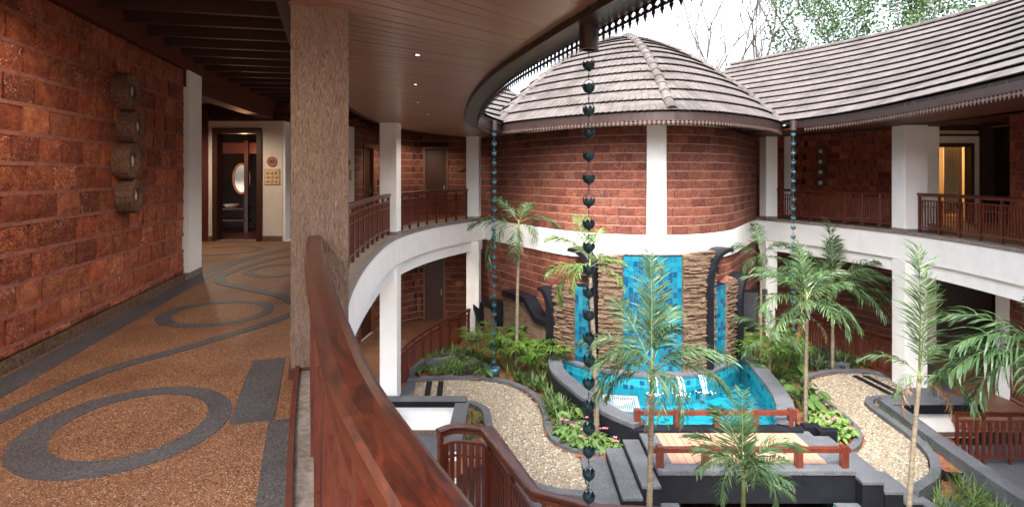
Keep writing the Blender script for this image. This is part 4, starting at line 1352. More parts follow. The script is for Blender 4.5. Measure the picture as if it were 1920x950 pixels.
mb = MB(); P = Poly(dline(3.37, 3.85)); mb.strip(P.off(.05), P.off(-.28), -.004, 2.74); mb.build('pier', M['white'], t, bevel=.01)
mb = MB(); P = Poly(dline(3.37, 3.85)); mb.strip(P.off(.03), P.off(-.28), FL, -.661); mb.build('lower_pier', M['white'], t)

# ------------------------------------------------------------------ rain chains
def cup_mesh(mat):
    mb = MB(); n = 8
    # a lotus cup of eight broad rounded petals
    for k in range(n):
        a0 = 2 * math.pi * k / n
        rows = [(.016, -.046, .40), (.040, -.036, .40), (.054, -.014, .40), (.058, .010, .36), (.056, .026, .24), (.0575, .036, .03)]
        vs_ = []
        for r, z, w in rows:
            for q in (-1, 0, 1):
                rr = r * (1.0 if q == 0 else .97)
                vs_.append((rr * math.cos(a0 + q * w), rr * math.sin(a0 + q * w), z))
        fs = []
        for j in range(len(rows) - 1):
            for q in range(2):
                fs.append((j * 3 + q, j * 3 + q + 1, (j + 1) * 3 + q + 1, (j + 1) * 3 + q))
        mb.add(vs_, fs)
    mb.lathe([(0, -.062), (.014, -.060), (.018, -.050), (.012, -.044)], (0, 0, 0), 8)
    mb.lathe([(.0, -.046), (.018, -.045), (.04, -.035)], (0, 0, 0), 10)
    return mb.mesh('chain_cup', mat, smooth=True)
def loop_mesh(sp, mat):
    mb = MB()
    pts = [(.05 * math.cos(a), 0, .018 + (.055) * math.sin(a)) for a in np.linspace(.1, math.pi - .1, 9)]
    mb.tube(pts, .003, 5)
    mb.tube([(0, 0, .072), (0, 0, sp - .068)], .0035, 5)
    k = 0; z = .09
    while z < sp - .08:
        mb.box((0, 0, z), (.012 if k % 2 else .004, .004 if k % 2 else .012, .016)); z += .02; k += 1
    return mb.mesh('chain_link', mat)
def rain_chain(x, y, ztop, zbot, sp, label, mat, cup=1.0, outlet=.07):
    t = thing('rain_chain', label, 'rain chain', None, (x, y, 0))
    cm, lm = cup_mesh(mat), loop_mesh(sp / cup, mat)
    mb = MB(); mb.lathe([(outlet * .75, -.10), (outlet, -.10), (outlet, .16), (outlet * .75, .16), (outlet * .75, -.10)], (0, 0, ztop), 18); mb.build('outlet', M['fascia'], t)
    z = ztop - .22; k = 0
    while z > zbot:
        link('chain_cup', cm, t, (0, 0, z), (random.uniform(-.12, .12), random.uniform(-.12, .12), random.uniform(0, 6)), (cup,) * 3)
        link('chain_link', lm, t, (0, 0, z), (0, 0, random.uniform(-.3, .3)), (cup,) * 3)
        z -= sp; k += 1
    return t
rain_chain(.615, 4.70, 2.60, -4.1, .182, 'Near rain chain of dark lotus cups hanging from the left eave', M['chain'], .88, .078)
rain_chain(-.475, 15.55, 2.78, -3.6, .25, 'Far left rain chain of blue cups in front of the drum', M['chain_blue'], 1.15, .085)
rain_chain(7.60, 15.85, 2.80, -3.6, .25, 'Far right rain chain of blue cups at the roof valley', M['chain_blue'], 1.15, .085)
t = thing('catch_pot', 'Small blue pot catching the far left rain chain on the soil', 'pot')
mb = MB(); mb.lathe([(0, 0), (.11, 0), (.16, .12), (.17, .2), (.145, .2), (.13, .1), (0, .06)], (-.475, 15.55, -3.80), 18); mb.build('bowl', M['chain_blue'], t, True)

# ------------------------------------------------------------------ railings
BAL = MB(); BAL.box((0, 0, .5), (1, 1, 1)); BAL = BAL.mesh('baluster', M['baluster'])
POST = MB(); POST.box((0, 0, .5), (1, 1, 1)); POST = POST.mesh('post', M['redwood'])
def railing(line, z0, label, h=1.05, post_sp=.62, bal_sp=.088, rail_w=.105, bal=.026, inset=(0, 0), grp='gallery railings', topmat='rail', posts_at=None):
    """line: plan polyline of the rail; z0: level it stands on"""
    t = thing('railing', label, 'railing', grp)
    P = Poly(line)
    path = [(p.x, p.y, z0 + h) for p in P.p]
    w = rail_w / 2
    prof = [(-w, -.030), (-w, -.010), (-w + .012, -.001), (-w * .4, .002), (w * .4, .002), (w - .012, -.001), (w, -.010), (w, -.030), (w - .012, -.044), (-w + .012, -.044)]
    mb = MB(); mb.sweep(prof, path); mb.build('top_rail', M[topmat], t)
    w2 = .036
    mb = MB(); mb.sweep([(-w2, -.085), (-w2, -.0445), (w2, -.0445), (w2, -.085)], path); mb.build('under_rail', M['redwood'], t)
    for zz, ww, hh in ((h - .185, .020, .030), (h - .335, .014, .022), (.14, .018, .045)):
        mb = MB(); pa = [(p.x, p.y, z0 + zz) for p in P.p]
        mb.sweep([(-ww, -hh / 2), (-ww, hh / 2), (ww, hh / 2), (ww, -hh / 2)], pa); mb.build('cross_rail', M['redwood'], t)
    npost = max(1, round((P.L - inset[0] - inset[1]) / post_sp))
    ps = [inset[0] + .03 + (P.L - inset[0] - inset[1] - .06) * i / npost for i in range(npost + 1)]
    for s in ps:
        c, d = P.at(s)
        link('post', POST, t, (c.x, c.y, z0), (0, 0, math.atan2(d.y, d.x)), (.048, .052, h - .085))
    for a, b in zip(ps, ps[1:]):
        n = max(1, round((b - a) / bal_sp))
        for i in range(1, n):
            c, d = P.at(a + (b - a) * i / n)
            link('baluster', BAL, t, (c.x, c.y, z0 + .163), (0, 0, math.atan2(d.y, d.x)), (bal, bal * .8, h - .20 - .163))
    return t
railing(cline(-1, -1.2, 4.405, .235, .12), .06, 'Large polished red wood railing running from the foreground to the rough column', h=.99, bal=.026, post_sp=.70, bal_sp=.16)
railing(cline(-1, 4.86, 14.03, .20, .15), .06, 'Red wood railing on the left gallery between rough column and white column', h=.99)
railing(cline(-1, 14.50, 19.10, .20, .15), .06, 'Red wood railing on the far left gallery between the two white columns', h=.99)
railing(cline(1, 15.36, 19.20, .20, .15), .06, 'Shaded red wood railing on the far right gallery beside the drum', h=.99)
railing(cline(1, 5.5, 14.72, .20, .15), .06, 'Red wood railing on the right gallery running out of the frame', h=.99)
railing(cline(-1, 14.55, 19.10, .10, .15), FL, 'Red brown wood railing of the lower left gallery behind the planting', grp='lower railings')
railing(cline(1, 15.40, 19.20, .10, .15), FL, 'Dark red railing of the lower right gallery behind the palms', grp='lower railings')
t_r = railing(smooth([(-.80, 6.35), (-.62, 6.47), (-.28, 6.40)], 8)[:-1] + [(-.28, 6.40), (.20, 5.13), (.72, 4.88), (1.6, 4.80)], -2.30, 'Angled red wood stair railing below the foreground rail', grp='stair railings', h=1.05, bal=.05, bal_sp=.075)
t_r = railing([(9.15, 12.10), (11.9, 12.05)], -4.45, 'Red wood stair railing at the lower right edge', grp='stair railings', h=1.07, bal=.055, bal_sp=.12, post_sp=.55)
# landing that carries the stair railing
t = thing('stair_landing', 'granite stair landing below the foreground rail', 'landing')
mb = MB(); mb.prism([(-1.9, 3.4), (1.7, 3.4), (1.7, 4.70), (.70, 4.78), (.08, 5.08), (-.36, 6.30), (-.62, 6.36), (-1.9, 6.3)], -2.55, -2.301)
mb.build('slab', M['granite'], t)
mb = MB(); mb.prism([(-1.7, 3.6), (-.6, 3.6), (-.6, 5.2), (-1.7, 5.8)], -4.75, -2.551); mb.build('support_wall', M['white'], t)

# ------------------------------------------------------------------ water feature wall
PZ = -3.30                                   # pool kerb level
def ledge_stones(root, X0, X1, z0, ztop, off, seed, name='stone_cladding'):
    rn = random.Random(seed); mb = MB()
    P = Poly(dline(X0, X1, off, .06))
    z = z0
    zmax = max(ztop(X0 + (X1 - X0) * i / 10) for i in range(11))
    while z < zmax:
        h = rn.uniform(.024, .046)
        s = -rn.uniform(0, .3)
        while s < P.L:
            ln = rn.uniform(.14, .46)
            a, b = max(0, s), min(P.L, s + ln); s += ln
            if b - a < .03: continue
            c, d = P.at((a + b) / 2)
            if z + h * .6 > ztop(c.x): continue
            dep = rn.uniform(.01, .095)
            nn = Vector((d.y, -d.x, 0))
            q = c + nn * (dep / 2 - .04)
            hh = h * rn.uniform(.72, .98)
            mb.box((q.x, q.y, z + h / 2), (b - a - rn.uniform(.002, .012), dep + .08, hh), math.atan2(d.y, d.x) + rn.uniform(-.05, .05))
        z += h
    o = mb.build(name, M['ledge'], root); tag(o, kind='stuff')
    # backing wall
    mb = MB(); n = 12
    A = dline(X0, X1, off - .06, (X1 - X0) / n); B = dline(X0, X1, .06, (X1 - X0) / n)
    k = min(len(A), len(B))
    vs_ = []
    for i in range(k):
        zt = ztop(A[i][0]) - .02
        vs_ += [(A[i][0], A[i][1], z0), (B[i][0], B[i][1], z0), (B[i][0], B[i][1], zt), (A[i][0], A[i][1], zt)]
    fs = []
    for i in range(k - 1):
        for r_ in range(4):
            r2 = (r_ + 1) % 4; fs.append((4 * i + r_, 4 * (i + 1) + r_, 4 * (i + 1) + r2, 4 * i + r2))
    fs += [(0, 1, 2, 3), (4 * k - 4, 4 * k - 3, 4 * k - 2, 4 * k - 1)]
    mb.add(vs_, fs); mb.build('backing_wall', M['mortar'], root)
MOS = MB(); MOS.box((0, 0, 0), (1, 1, 1)); MOS = MOS.mesh('mosaic_tile', M['mosaic'])
def mosaic(root, X0, X1, z0, z1, off, ts, lean=None):
    P = Poly(dline(X0, X1, off, .05))
    nc = max(1, round(P.L / ts)); nr = max(1, round((z1 - z0) / ts))
    for i in range(nc):
        c, d = P.at(P.L * (i + .5) / nc)
        for j in range(nr):
            link('mosaic_tile', MOS, root, (c.x, c.y, z0 + (z1 - z0) * (j + .5) / nr), (random.uniform(-.01, .01), 0, math.atan2(d.y, d.x)), (P.L / nc - .007, .02, (z1 - z0) / nr - .007))
    mb = MB(); mb.strip(P.off(.004), P.off(-off - .05), z0, z1); mb.build('tile_bed', M['pooltile'], root)
    mb = MB(); mb.strip(P.off(.012), P.off(-off - .05), z1, z1 + .03); mb.build('tile_cap', M['blackgranite'], root)
def trim(root, path, off0, off1, w):
    """granite band in elevation: path of (X, z) along the wall, reaching from off0 to off1 in front of the drum"""
    pts = smooth(path, 8)
    n = len(pts)
    L, Rr = [], []
    for i in range(n):
        a, b = pts[max(i - 1, 0)], pts[min(i + 1, n - 1)]
        t = np.array([b[0] - a[0], b[1] - a[1]]); t /= np.hypot(*t)
        nx, nz = -t[1], t[0]
        L.append((pts[i][0] + nx * w / 2, pts[i][1] + nz * w / 2)); Rr.append((pts[i][0] - nx * w / 2, pts[i][1] - nz * w / 2))
    vs_ = []
    for (a, b) in zip(L, Rr):
        for (q, off) in ((a, off1), (b, off1), (b, off0), (a, off0)):
            p = dpt(q[0], off); vs_.append((p[0], p[1], q[1]))
    fs = []
    for i in range(n - 1):
        for r_ in range(4):
            r2 = (r_ + 1) % 4; fs.append((4 * i + r_, 4 * i + r2, 4 * (i + 1) + r2, 4 * (i + 1) + r_))
    fs += [(0, 3, 2, 1), (4 * n - 4, 4 * n - 3, 4 * n - 2, 4 * n - 1)]
    mb = MB(); mb.add(vs_, fs); mb.build('granite_trim', M['blackgranite'], root)
wf = thing('water_feature', 'stacked stone water wall with blue mosaic chutes and black granite trims', 'water wall')
ledge_stones(wf, 2.36, 2.86, PZ, lambda x: -.50 - .03 * math.sin(x * 9), .32, 1)
ledge_stones(wf, 4.12, 4.92, PZ, lambda x: -.46 + (x - 4.12) * .08 if x > 4.12 else -.46, .32, 2)
ledge_stones(wf, 1.36, 1.84, PZ, lambda x: -1.42 - .05 * math.sin(x * 7), .30, 3)
ledge_stones(wf, 5.30, 5.66, PZ, lambda x: -1.35 + (x - 5.3) * .35, .30, 4)
mosaic(wf, 2.86, 4.12, PZ, -.50, .31, .125)
mosaic(wf, 1.84, 2.16, PZ, -1.38, .28, .115)
mosaic(wf, 4.98, 5.30, PZ, -1.30, .28, .115)
trim(wf, [(5.32, -.40), (5.12, -.42), (4.92, -.55), (4.78, -.85), (4.72, -1.3), (4.72, -2.3), (4.72, PZ)], .03, .50, .10)
trim(wf, [(1.78, -.42), (1.98, -.46), (2.14, -.62), (2.24, -.9), (2.28, -1.4), (2.28, -2.3), (2.28, PZ)], .03, .50, .11)
trim(wf, [(6.02, -1.18), (5.86, -1.22), (5.72, -1.42), (5.66, -1.75), (5.66, -2.4), (5.66, PZ)], .03, .50, .09)
trim(wf, [(1.12, -1.60), (1.24, -1.66), (1.33, -1.88), (1.36, -2.2), (1.36, PZ)], .03, .50, .10)
# stepped granite capped garden walls against the drum
def fin(path, zb, off, label):
    t = thing('garden_wall', label, 'garden wall', 'stepped granite garden walls')
    n = len(path)
    vs_ = []; 
    mbw = MB()
    P2 = []
    for i in range(n - 1):
        (xa, za), (xb, zb_) = path[i], path[i + 1]
        for k in range(6):
            f = k / 6; P2.append((xa + (xb - xa) * f, za + (zb_ - za) * f))
    P2.append(path[-1])
    def solid(m, top, bot, o0, o1, name, par):
        vs_ = []
        for (x, z) in P2:
            a, b = dpt(x, o0), dpt(x, o1)
            zt, zb2 = top(z), bot(z)
            vs_ += [(b[0], b[1], zb2), (a[0], a[1], zb2), (a[0], a[1], zt), (b[0], b[1], zt)]
        fs = []
        k = len(P2)
        for i in range(k - 1):
            for r_ in range(4):
                r2 = (r_ + 1) % 4; fs.append((4 * i + r_, 4 * i + r2, 4 * (i + 1) + r2, 4 * (i + 1) + r_))
        fs += [(0, 3, 2, 1), (4 * k - 4, 4 * k - 3, 4 * k - 2, 4 * k - 1)]
        mb = MB(); mb.add(vs_, fs); return mb.build(name, m, par)
    solid(M['blackgranite'], lambda z: z, lambda z: z - .17, .02, off, 'coping', t)
    solid(M['ledge'], lambda z: z - .171, lambda z: zb, .02, off - .06, 'stone_face', t)
    return t
fin([(.05, -2.02), (.70, -2.00), (.98, -2.44), (1.30, -2.46)], -3.75, .42, 'Longest black granite stepped garden wall left of the water feature')
fin([(-.48, -2.50), (-.20, -2.50), (.02, -2.98)], -3.75, .55, 'Middle black granite stepped garden wall behind the left fan palms')
fin([(-.98, -2.72), (-.74, -2.72), (-.55, -3.2)], -3.75, .62, 'Smallest black granite stepped garden wall beside the lower left railing')
fin([(6.40, -2.75), (6.58, -2.70), (6.80, -1.95), (7.0, -1.95)], -3.75, .45, 'Black granite stepped garden wall right of the water feature')
fin([(7.35, -2.6), (7.55, -2.2), (7.9, -2.2)], -3.75, .45, 'Dark granite garden wall at the far right end of the drum')

# ------------------------------------------------------------------ pool
lk = smooth([(1.08, 15.65), (.94, 15.2), (.98, 14.3), (1.41, 12.95), (1.84, 11.95), (2.34, 11.3)], 8)
rk = smooth([(6.35, 15.9), (6.42, 15.3), (6.30, 14.2), (6.08, 12.9), (5.80, 12.0), (5.50, 11.4)], 8)
pool = thing('pool', 'curved fountain pool lined with blue tiles and rimmed in granite', 'pool')
W = .36
for nm, ln, sg in (('kerb', lk, 1), ('kerb', rk, -1)):
    P = Poly(ln)
    mb = MB(); mb.strip(P.off(0), P.off(-W * sg), PZ - .09, PZ); mb.build(nm, M['granite'], pool, bevel=.008)
    mb = MB(); mb.strip(P.off(.0 + .015 * sg), P.off(-(W - .03) * sg), -4.3, PZ - .091); mb.build('kerb_wall', M['blackgranite'], pool)
    mb = MB(); mb.strip(P.off(-(W - .029) * sg), P.off(-(W - .010) * sg), -4.25, PZ - .092); mb.build('tile_lining', M['pooltile'], pool)
# back ledge below the feature wall
lo = dline(1.30, 6.05, .30, .12)
fr_ = smooth([(1.28, 15.35), (2.0, 14.62), (2.8, 14.18), (3.6, 14.02), (4.4, 14.16), (5.2, 14.62), (6.02, 15.45)], 8)
fr_ = [fr_[int(i * (len(fr_) - 1) / (len(lo) - 1))] for i in range(len(lo))]
mb = MB(); mb.strip(lo, fr_, PZ - .06, PZ - .005); mb.build('back_ledge', M['granite'], pool)
mb = MB(); P = Poly(fr_); mb.strip(P.off(-.02), P.off(-.25), -4.25, PZ - .061); mb.build('tile_lining', M['pooltile'], pool)
P0 = Poly(lk).off(-(W - .02)); P1 = Poly(rk).off(W - .02)
basin = P0 + [(2.6, 11.3), (5.3, 11.3)] + P1[::-1] + fr_[::-1]
mb = MB(); mb.prism([(1.0, 11.2), (6.2, 11.2), (6.2, 15.6), (1.0, 15.6)], -4.3, -4.02); mb.build('pool_floor', M['pooltile'], pool)
mb = MB(); mb.box((3.95, 11.35, -3.85), (3.3, .18, .9)); mb.build('front_wall', M['blackgranite'], pool)
mb = MB(); wp = P0 + [(2.6, 11.44), (5.3, 11.44)] + P1[::-1] + [(x, y) for x, y in fr_[::-1]]
mb.sheet(wp, -3.60)
tag(mb.build('water', M['water']), kind='structure')
# spouts falling from the ledge into the pool
def spout(x, y, label, seed):
    rn = random.Random(seed)
    t = thing('water_spout', label, 'water spout', 'spouts of the fountain')
    for k in range(5):
        x0 = x + rn.uniform(-.10, .10); v = rn.uniform(.25, .42)
        pts = [(x0 + rn.uniform(-.01, .01), y - v * u, PZ - .02 + .05 * u - .37 * u * u) for u in np.linspace(0, 1, 7)]
        mb = MB(); mb.tube(pts, [.008, .009, .008, .007, .007, .006, .004], 6); mb.build('jet', M['foam'], t, True)
    rn2 = random.Random(seed + 5)
    mb = MB()
    for k in range(26):
        a = rn2.uniform(0, 6.28); r = rn2.uniform(.0, .26); s = rn2.uniform(.008, .022)
        mb.lathe([(0, .006), (s * .7, .005), (s, .0)], (x + r * math.cos(a), y - .38 + r * .7 * math.sin(a), -3.598), 7)
    mb.build('foam', M['foam'], t, True)
spout(3.35, 14.02, 'Left spout of white water falling into the blue pool', 1)
spout(3.95, 14.03, 'Middle spout of white water falling into the blue pool', 2)
spout(4.55, 14.16, 'Right spout of white water falling into the blue pool', 3)
# metal grate in the pool
t = thing('pool_grate', 'square grey metal grating lying in the blue pool', 'grate')
t.location = (2.42, 13.05, -3.57); t.rotation_euler = (0, 0, R(-8))
for sx, sy, w, d in ((0, -.40, .78, .05), (0, .40, .78, .05), (-.37, 0, .05, .75), (.37, 0, .05, .75)):
    mb = MB(); mb.box((sx, sy, 0), (w, d, .04)); mb.build('frame', M['metal'], t)
for k in range(16):
    mb = MB(); mb.box((-.345 + .69 * (k + .5) / 16, 0, 0), (.022, .74, .025)); mb.build('slat', M['metal'], t)
mb = MB()
for k in range(10):
    rn = random.Random(k); mb.lathe([(0, .008), (.05, .006), (.07, 0)], (rn.uniform(-.15, .2), rn.uniform(-.12, .12), .016), 8)
mb.build('splash', M['foam'], t, True)

# ------------------------------------------------------------------ bridge
DZ = -3.45
br = thing('bridge', 'low granite and timber decked bridge across the front of the pool', 'bridge')
mb = MB()
mb.box((4.09, 9.92, DZ - .02), (3.30, .26, .08)); mb.build('granite_edge', M['granite'], br, bevel=.006)
mb = MB(); mb.box((4.05, 11.47, DZ - .01), (3.26, .22, .09)); mb.build('granite_edge', M['blackgranite'], br, bevel=.006)
mb = MB(); mb.box((4.09, 9.905, DZ - .295), (3.30, .20, .47)); mb.build('front_beam', M['blackgranite'], br)
mb = MB(); mb.box((4.09, 10.7, DZ - .16), (3.26, 1.38, .20)); mb.build('deck_slab', M['blackgranite'], br)
mb = MB(); mb.box((2.59, 10.70, DZ - .03), (.30, 1.30, .062)); mb.build('granite_margin', M['granite'], br)
mb = MB(); mb.box((5.58, 10.70, DZ - .03), (.30, 1.30, .062)); mb.build('granite_margin', M['granite'], br)
DB = MB(); DB.box((0, 0, 0), (1, 1, 1)); DB = DB.mesh('deck_board', M['deck'])
nb = 19
for k in range(nb):
    link('deck_board', DB, br, (2.745 + 2.68 * (k + .5) / nb, 10.70, DZ - .02 + random.uniform(-.001, .001)), None, (2.68 / nb - .008, 1.30, .05))
for sx in (2.62, 5.56):
    mb = MB(); mb.box((sx, 10.7, -4.1), (.34, 1.36, .92)); mb.build('pier', M['blackgranite'], br)
def low_rail(x0, x1, y, posts, label, h=.36):
    t = thing('bridge_rail', label, 'rail', 'bridge rails')
    mb = MB(); mb.box(((x0 + x1) / 2, y, DZ + h - .05), (x1 - x0, .085, .085)); mb.build('rail', M['redwood'], t, bevel=.006)
    for x in posts:
        mb = MB(); mb.box((x, y, DZ + .02 + (h + .0) / 2), (.115, .115, h)); mb.build('post', M['redwood'], t, bevel=.006)
low_rail(2.38, 5.72, 9.93, (2.50, 3.27, 4.05, 4.85, 5.62), 'Front red timber rail of the bridge nearest the camera')
low_rail(2.38, 5.55, 11.47, (2.45, 3.22, 4.0, 4.75, 5.46), 'Rear red timber rail of the bridge beside the pool')
# steps at the bridge ends
def steps(name, items, label):
    t = thing('steps', label, 'steps')
    for poly, z0, z1 in items:
        mb = MB(); mb.prism(poly, z1 - .05, z1); mb.build('tread', M['granite'], t, bevel=.005)
        q = [(sum(p[0] for p in poly) / len(poly), sum(p[1] for p in poly) / len(poly))][0]
        mb = MB(); mb.prism([(q[0] + (x - q[0]) * .97, q[1] + (y - q[1]) * .98) for x, y in poly], z0, z1 - .051); mb.build('riser', M['blackgranite'], t)
steps('steps', [([(2.12, 9.55), (2.43, 9.55), (2.43, 11.25), (2.12, 11.25)], -4.5, -3.56),
                ([(1.78, 9.45), (2.115, 9.45), (2.115, 11.2), (1.78, 11.2)], -4.5, -3.70),
                ([(1.30, 9.40), (1.775, 9.40), (1.775, 11.15), (1.30, 11.15)], -4.5, -3.86)], 'Black granite steps down from the left end of the bridge')
steps('steps', [([(5.74, 9.60), (6.10, 9.60), (6.10, 11.3), (5.74, 11.3)], -4.5, -3.52),
                ([(6.105, 9.60), (6.42, 9.60), (6.42, 11.0), (6.105, 11.0)], -4.5, -3.68),
                ([(6.425, 9.60), (6.74, 9.60), (6.74, 10.6), (6.425, 10.6)], -4.5, -3.84)], 'Black granite steps down from the right end of the bridge')
# side blocks near the right flower bed
t = thing('step_blocks', 'two small black granite blocks at the edge of the right flower bed', 'granite block')
for (x, y) in ((5.92, 11.62), (6.12, 11.42)):
    mb = MB(); mb.box((x, y, -3.62), (.34, .2, .36)); mb.build('block', M['blackgranite'], t, bevel=.01)
# channel in front of the bridge
ch = thing('channel', 'narrow blue tiled water channel under the front of the bridge', 'water channel')
mb = MB(); mb.box((2.52, 8.55, -4.20), (.5, 2.45, .5)); mb.build('kerb', M['granite'], ch, bevel=.01)
mb = MB(); mb.box((5.60, 8.55, -4.20), (.5, 2.45, .5)); mb.build('kerb', M['granite'], ch, bevel=.01)
mb = MB(); mb.box((2.78, 8.55, -4.22), (.02, 2.4, .44)); mb.box((5.34, 8.55, -4.22), (.02, 2.4, .44)); mb.box((4.06, 8.9, -4.68), (2.55, 4.6, .06)); mb.build('tile_lining', M['pooltile'], ch)
mb = MB(); mb.sheet([(2.79, 7.3), (5.33, 7.3), (5.33, 11.2), (2.79, 11.2)], -4.20)
tag(mb.build('water', M['water']), kind='structure')

# ------------------------------------------------------------------ soil and paths
PA = -3.90
court = cline(-1, 3.4, 19.3, -.02, .3) + cline(1, 3.4, 19.3, -.02, .3)[::-1]
def inpoly(x, y, poly):
    c = False; n = len(poly); j = n - 1
    for i in range(n):
        xi, yi = poly[i]; xj, yj = poly[j]
        if (yi > y) != (yj > y) and x < (xj - xi) * (y - yi) / (yj - yi) + xi: c = not c
        j = i
    return c
pathL = smooth([(-2.75, 15.15), (-2.2, 15.38), (-1.33, 15.48), (-.43, 15.28), (.22, 14.65), (.55, 13.9), (.67, 13.2), (.68, 12.4), (.83, 11.75), (1.24, 11.33)], 6) + [(1.29, 11.2), (1.29, 10.0)] + smooth([(1.2, 9.98), (.74, 10.08), (.36, 10.4), (-.15, 11.4), (-.40, 12.6), (-.50, 13.35), (-.75, 13.75), (-1.10, 13.92), (-2.0, 13.95), (-2.75, 13.98)], 6)
pathR = smooth([(10.3, 15.55), (9.77, 15.88), (9.25, 15.98), (8.45, 15.80), (7.85, 15.40), (7.50, 14.80), (7.40, 13.8), (7.42, 12.9), (7.25, 12.1), (6.86, 11.55)], 6) + [(6.45, 11.25), (6.50, 10.65), (6.80, 10.62), (6.80, 10.05)] + smooth([(6.95, 10.2), (7.45, 10.55), (7.85, 11.1), (8.08, 11.8), (8.16, 12.6), (8.22, 13.5), (8.42, 14.02), (8.9, 14.22), (10.3, 14.30)], 6)
def soil(poly, z, seed, amp=.028):
    """lumpy bed of soil clipped to a plan outline"""
    xs = [p[0] for p in poly]; ys = [p[1] for p in poly]
    g = .11; mb = MB(); idx = {}
    rn = random.Random(seed)
    vs_ = []; fs = []
    nx = int((max(xs) - min(xs)) / g) + 2; ny = int((max(ys) - min(ys)) / g) + 2
    def vert(i, j):
        if (i, j) not in idx:
            x, y = min(xs) + i * g, min(ys) + j * g
            idx[i, j] = len(vs_); vs_.append((x, y, z + amp * (math.sin(x * 3.1 + seed) * math.cos(y * 2.7) + rn.uniform(-.6, .6))))
        return idx[i, j]
    for i in range(nx):
        for j in range(ny):
            cx_, cy_ = min(xs) + (i + .5) * g, min(ys) + (j + .5) * g
            if inpoly(cx_, cy_, poly) and not inpoly(cx_, cy_, pathL) and not inpoly(cx_, cy_, pathR):
                fs.append((vert(i, j), vert(i + 1, j), vert(i + 1, j + 1), vert(i, j + 1)))
    mb.add(vs_, fs)
    return tag(mb.build('soil', M['soil'], None, True), kind='structure')
soil([(-3.4, 13.3), (-3.2, 16.2), (-1.7, 20), (1.3, 16.6), (1.4, 12.3), (2.3, 11.2), (1.2, 11.0), (.6, 12.2), (.5, 14.2), (-.2, 15.0), (-2.9, 14.7)], -3.87, 1)
soil([(6.2, 11.3), (6.2, 16.6), (8.2, 20), (10.4, 17), (10.4, 15.5), (9.2, 15.8), (7.9, 15.3), (7.5, 14.4), (7.5, 12.6), (7.0, 11.3)], -3.87, 2)
soil([(.0, 4.0), (2.3, 4.0), (2.4, 9.5), (1.0, 10.2), (-.3, 9.6)], -4.30, 3)
soil([(5.8, 5.0), (9.0, 5.0), (8.5, 11.3), (7.9, 11.0), (6.6, 10.1), (5.8, 9.6)], -4.22, 4)
soil([(-1.3, 10.4), (-.5, 11.2), (-.5, 13.4), (-.9, 13.9), (-1.3, 13.8)], -3.95, 5, .02)
soil([(8.0, 10.8), (8.7, 10.8), (8.75, 14.2), (8.2, 14.0)], -3.97, 6, .02)
mb = MB(); mb.prism(cline(-1, 3.0, 19.3, .0, .5) + cline(1, 3.0, 19.3, .0, .5)[::-1], -4.72, -4.55)
tag(mb.build('ground', M['soil']), kind='structure')

from mathutils import noise as mnoise
def pebble_path(poly, zf, label_kind, seed):
    mb = MB(); 
    n = len(poly)
    a = sum(poly[i][0] * poly[(i + 1) % n][1] - poly[(i + 1) % n][0] * poly[i][1] for i in range(n))
    if a < 0: poly = poly[::-1]
    vs_ = [(x, y, zf(x, y)) for x, y in poly] + [(x, y, zf(x, y) - .3) for x, y in poly]
    mb.add(vs_, [tuple(range(n))] + [(i, n + i, n + (i + 1) % n, (i + 1) % n) for i in range(n)])
    p = tag(mb.build('path', M['bedding']), kind='structure')
    rn = random.Random(seed)
    xs = [q[0] for q in poly]; ys = [q[1] for q in poly]
    V = []; F = []; tone = []
    # low dome of 9 vertices per pebble
    g = .049
    y = min(ys)
    while y < max(ys):
        x = min(xs) + rn.uniform(0, g)
        while x < max(xs):
            px, py = x + rn.uniform(-.013, .013), y + rn.uniform(-.013, .013)
            x += g * rn.uniform(.75, 1.35)
            if not inpoly(px, py, poly): continue
            a1 = rn.uniform(.020, .037); b1 = a1 * rn.uniform(.6, .95); an = rn.uniform(0, 3.14); hh = rn.uniform(.005, .013)
            ca, sa = math.cos(an), math.sin(an); z0 = zf(px, py)
            b0 = len(V); to = min(1, max(0, rn.gauss(.55, .24)))
            for k in range(7):
                t = 2 * math.pi * k / 7 + rn.uniform(-.2, .2)
                u, v = a1 * math.cos(t), b1 * math.sin(t)
                V.append((px + u * ca - v * sa, py + u * sa + v * ca, z0 - .004))
            for k in range(7):
                t = 2 * math.pi * k / 7
                u, v = a1 * .7 * math.cos(t), b1 * .7 * math.sin(t)
                V.append((px + u * ca - v * sa, py + u * sa + v * ca, z0 + hh * .8))
            V.append((px, py, z0 + hh))
            for k in range(7):
                k2 = (k + 1) % 7
                F.append((b0 + k, b0 + k2, b0 + 7 + k2, b0 + 7 + k)); F.append((b0 + 7 + k, b0 + 7 + k2, b0 + 14))
            tone += [to] * 15
        y += g * .92
    me = bpy.data.meshes.new('pebbles'); me.from_pydata(V, [], F)
    at_ = me.attributes.new('tone', 'FLOAT', 'POINT'); at_.data.foreach_set('value', tone)
    me.materials.append(M['pebble']); me.polygons.foreach_set('use_smooth', [True] * len(me.polygons)); me.update()
    o = link('pebbles', me, p); tag(o, kind='stuff')
    return p
zfl = lambda x, y: PA
pebble_path(pathL, zfl, 'left', 1)
pebble_path(pathR, zfl, 'right', 2)
def kerb(pts, z, w, h, label, m='granite', side=0.0, n=8):
    t = thing('kerb', label, 'kerb', 'garden kerbs')
    P = Poly(smooth(pts, n) if n else pts)
    mb = MB(); mb.strip(P.off(-w / 2 + side), P.off(w / 2 + side), z - .34, z + h); mb.build('kerb_stone', M[m], t, bevel=.008)
    return t
kerb([(-2.75, 15.24), (-2.2, 15.47), (-1.33, 15.57), (-.40, 15.37), (.29, 14.72), (.64, 13.95), (.76, 13.2), (.77, 12.4), (.91, 11.80), (1.28, 11.43), (1.70, 11.28)], PA, .15, .09, 'Long curved black kerb on the garden side of the left pebble path', 'granite')
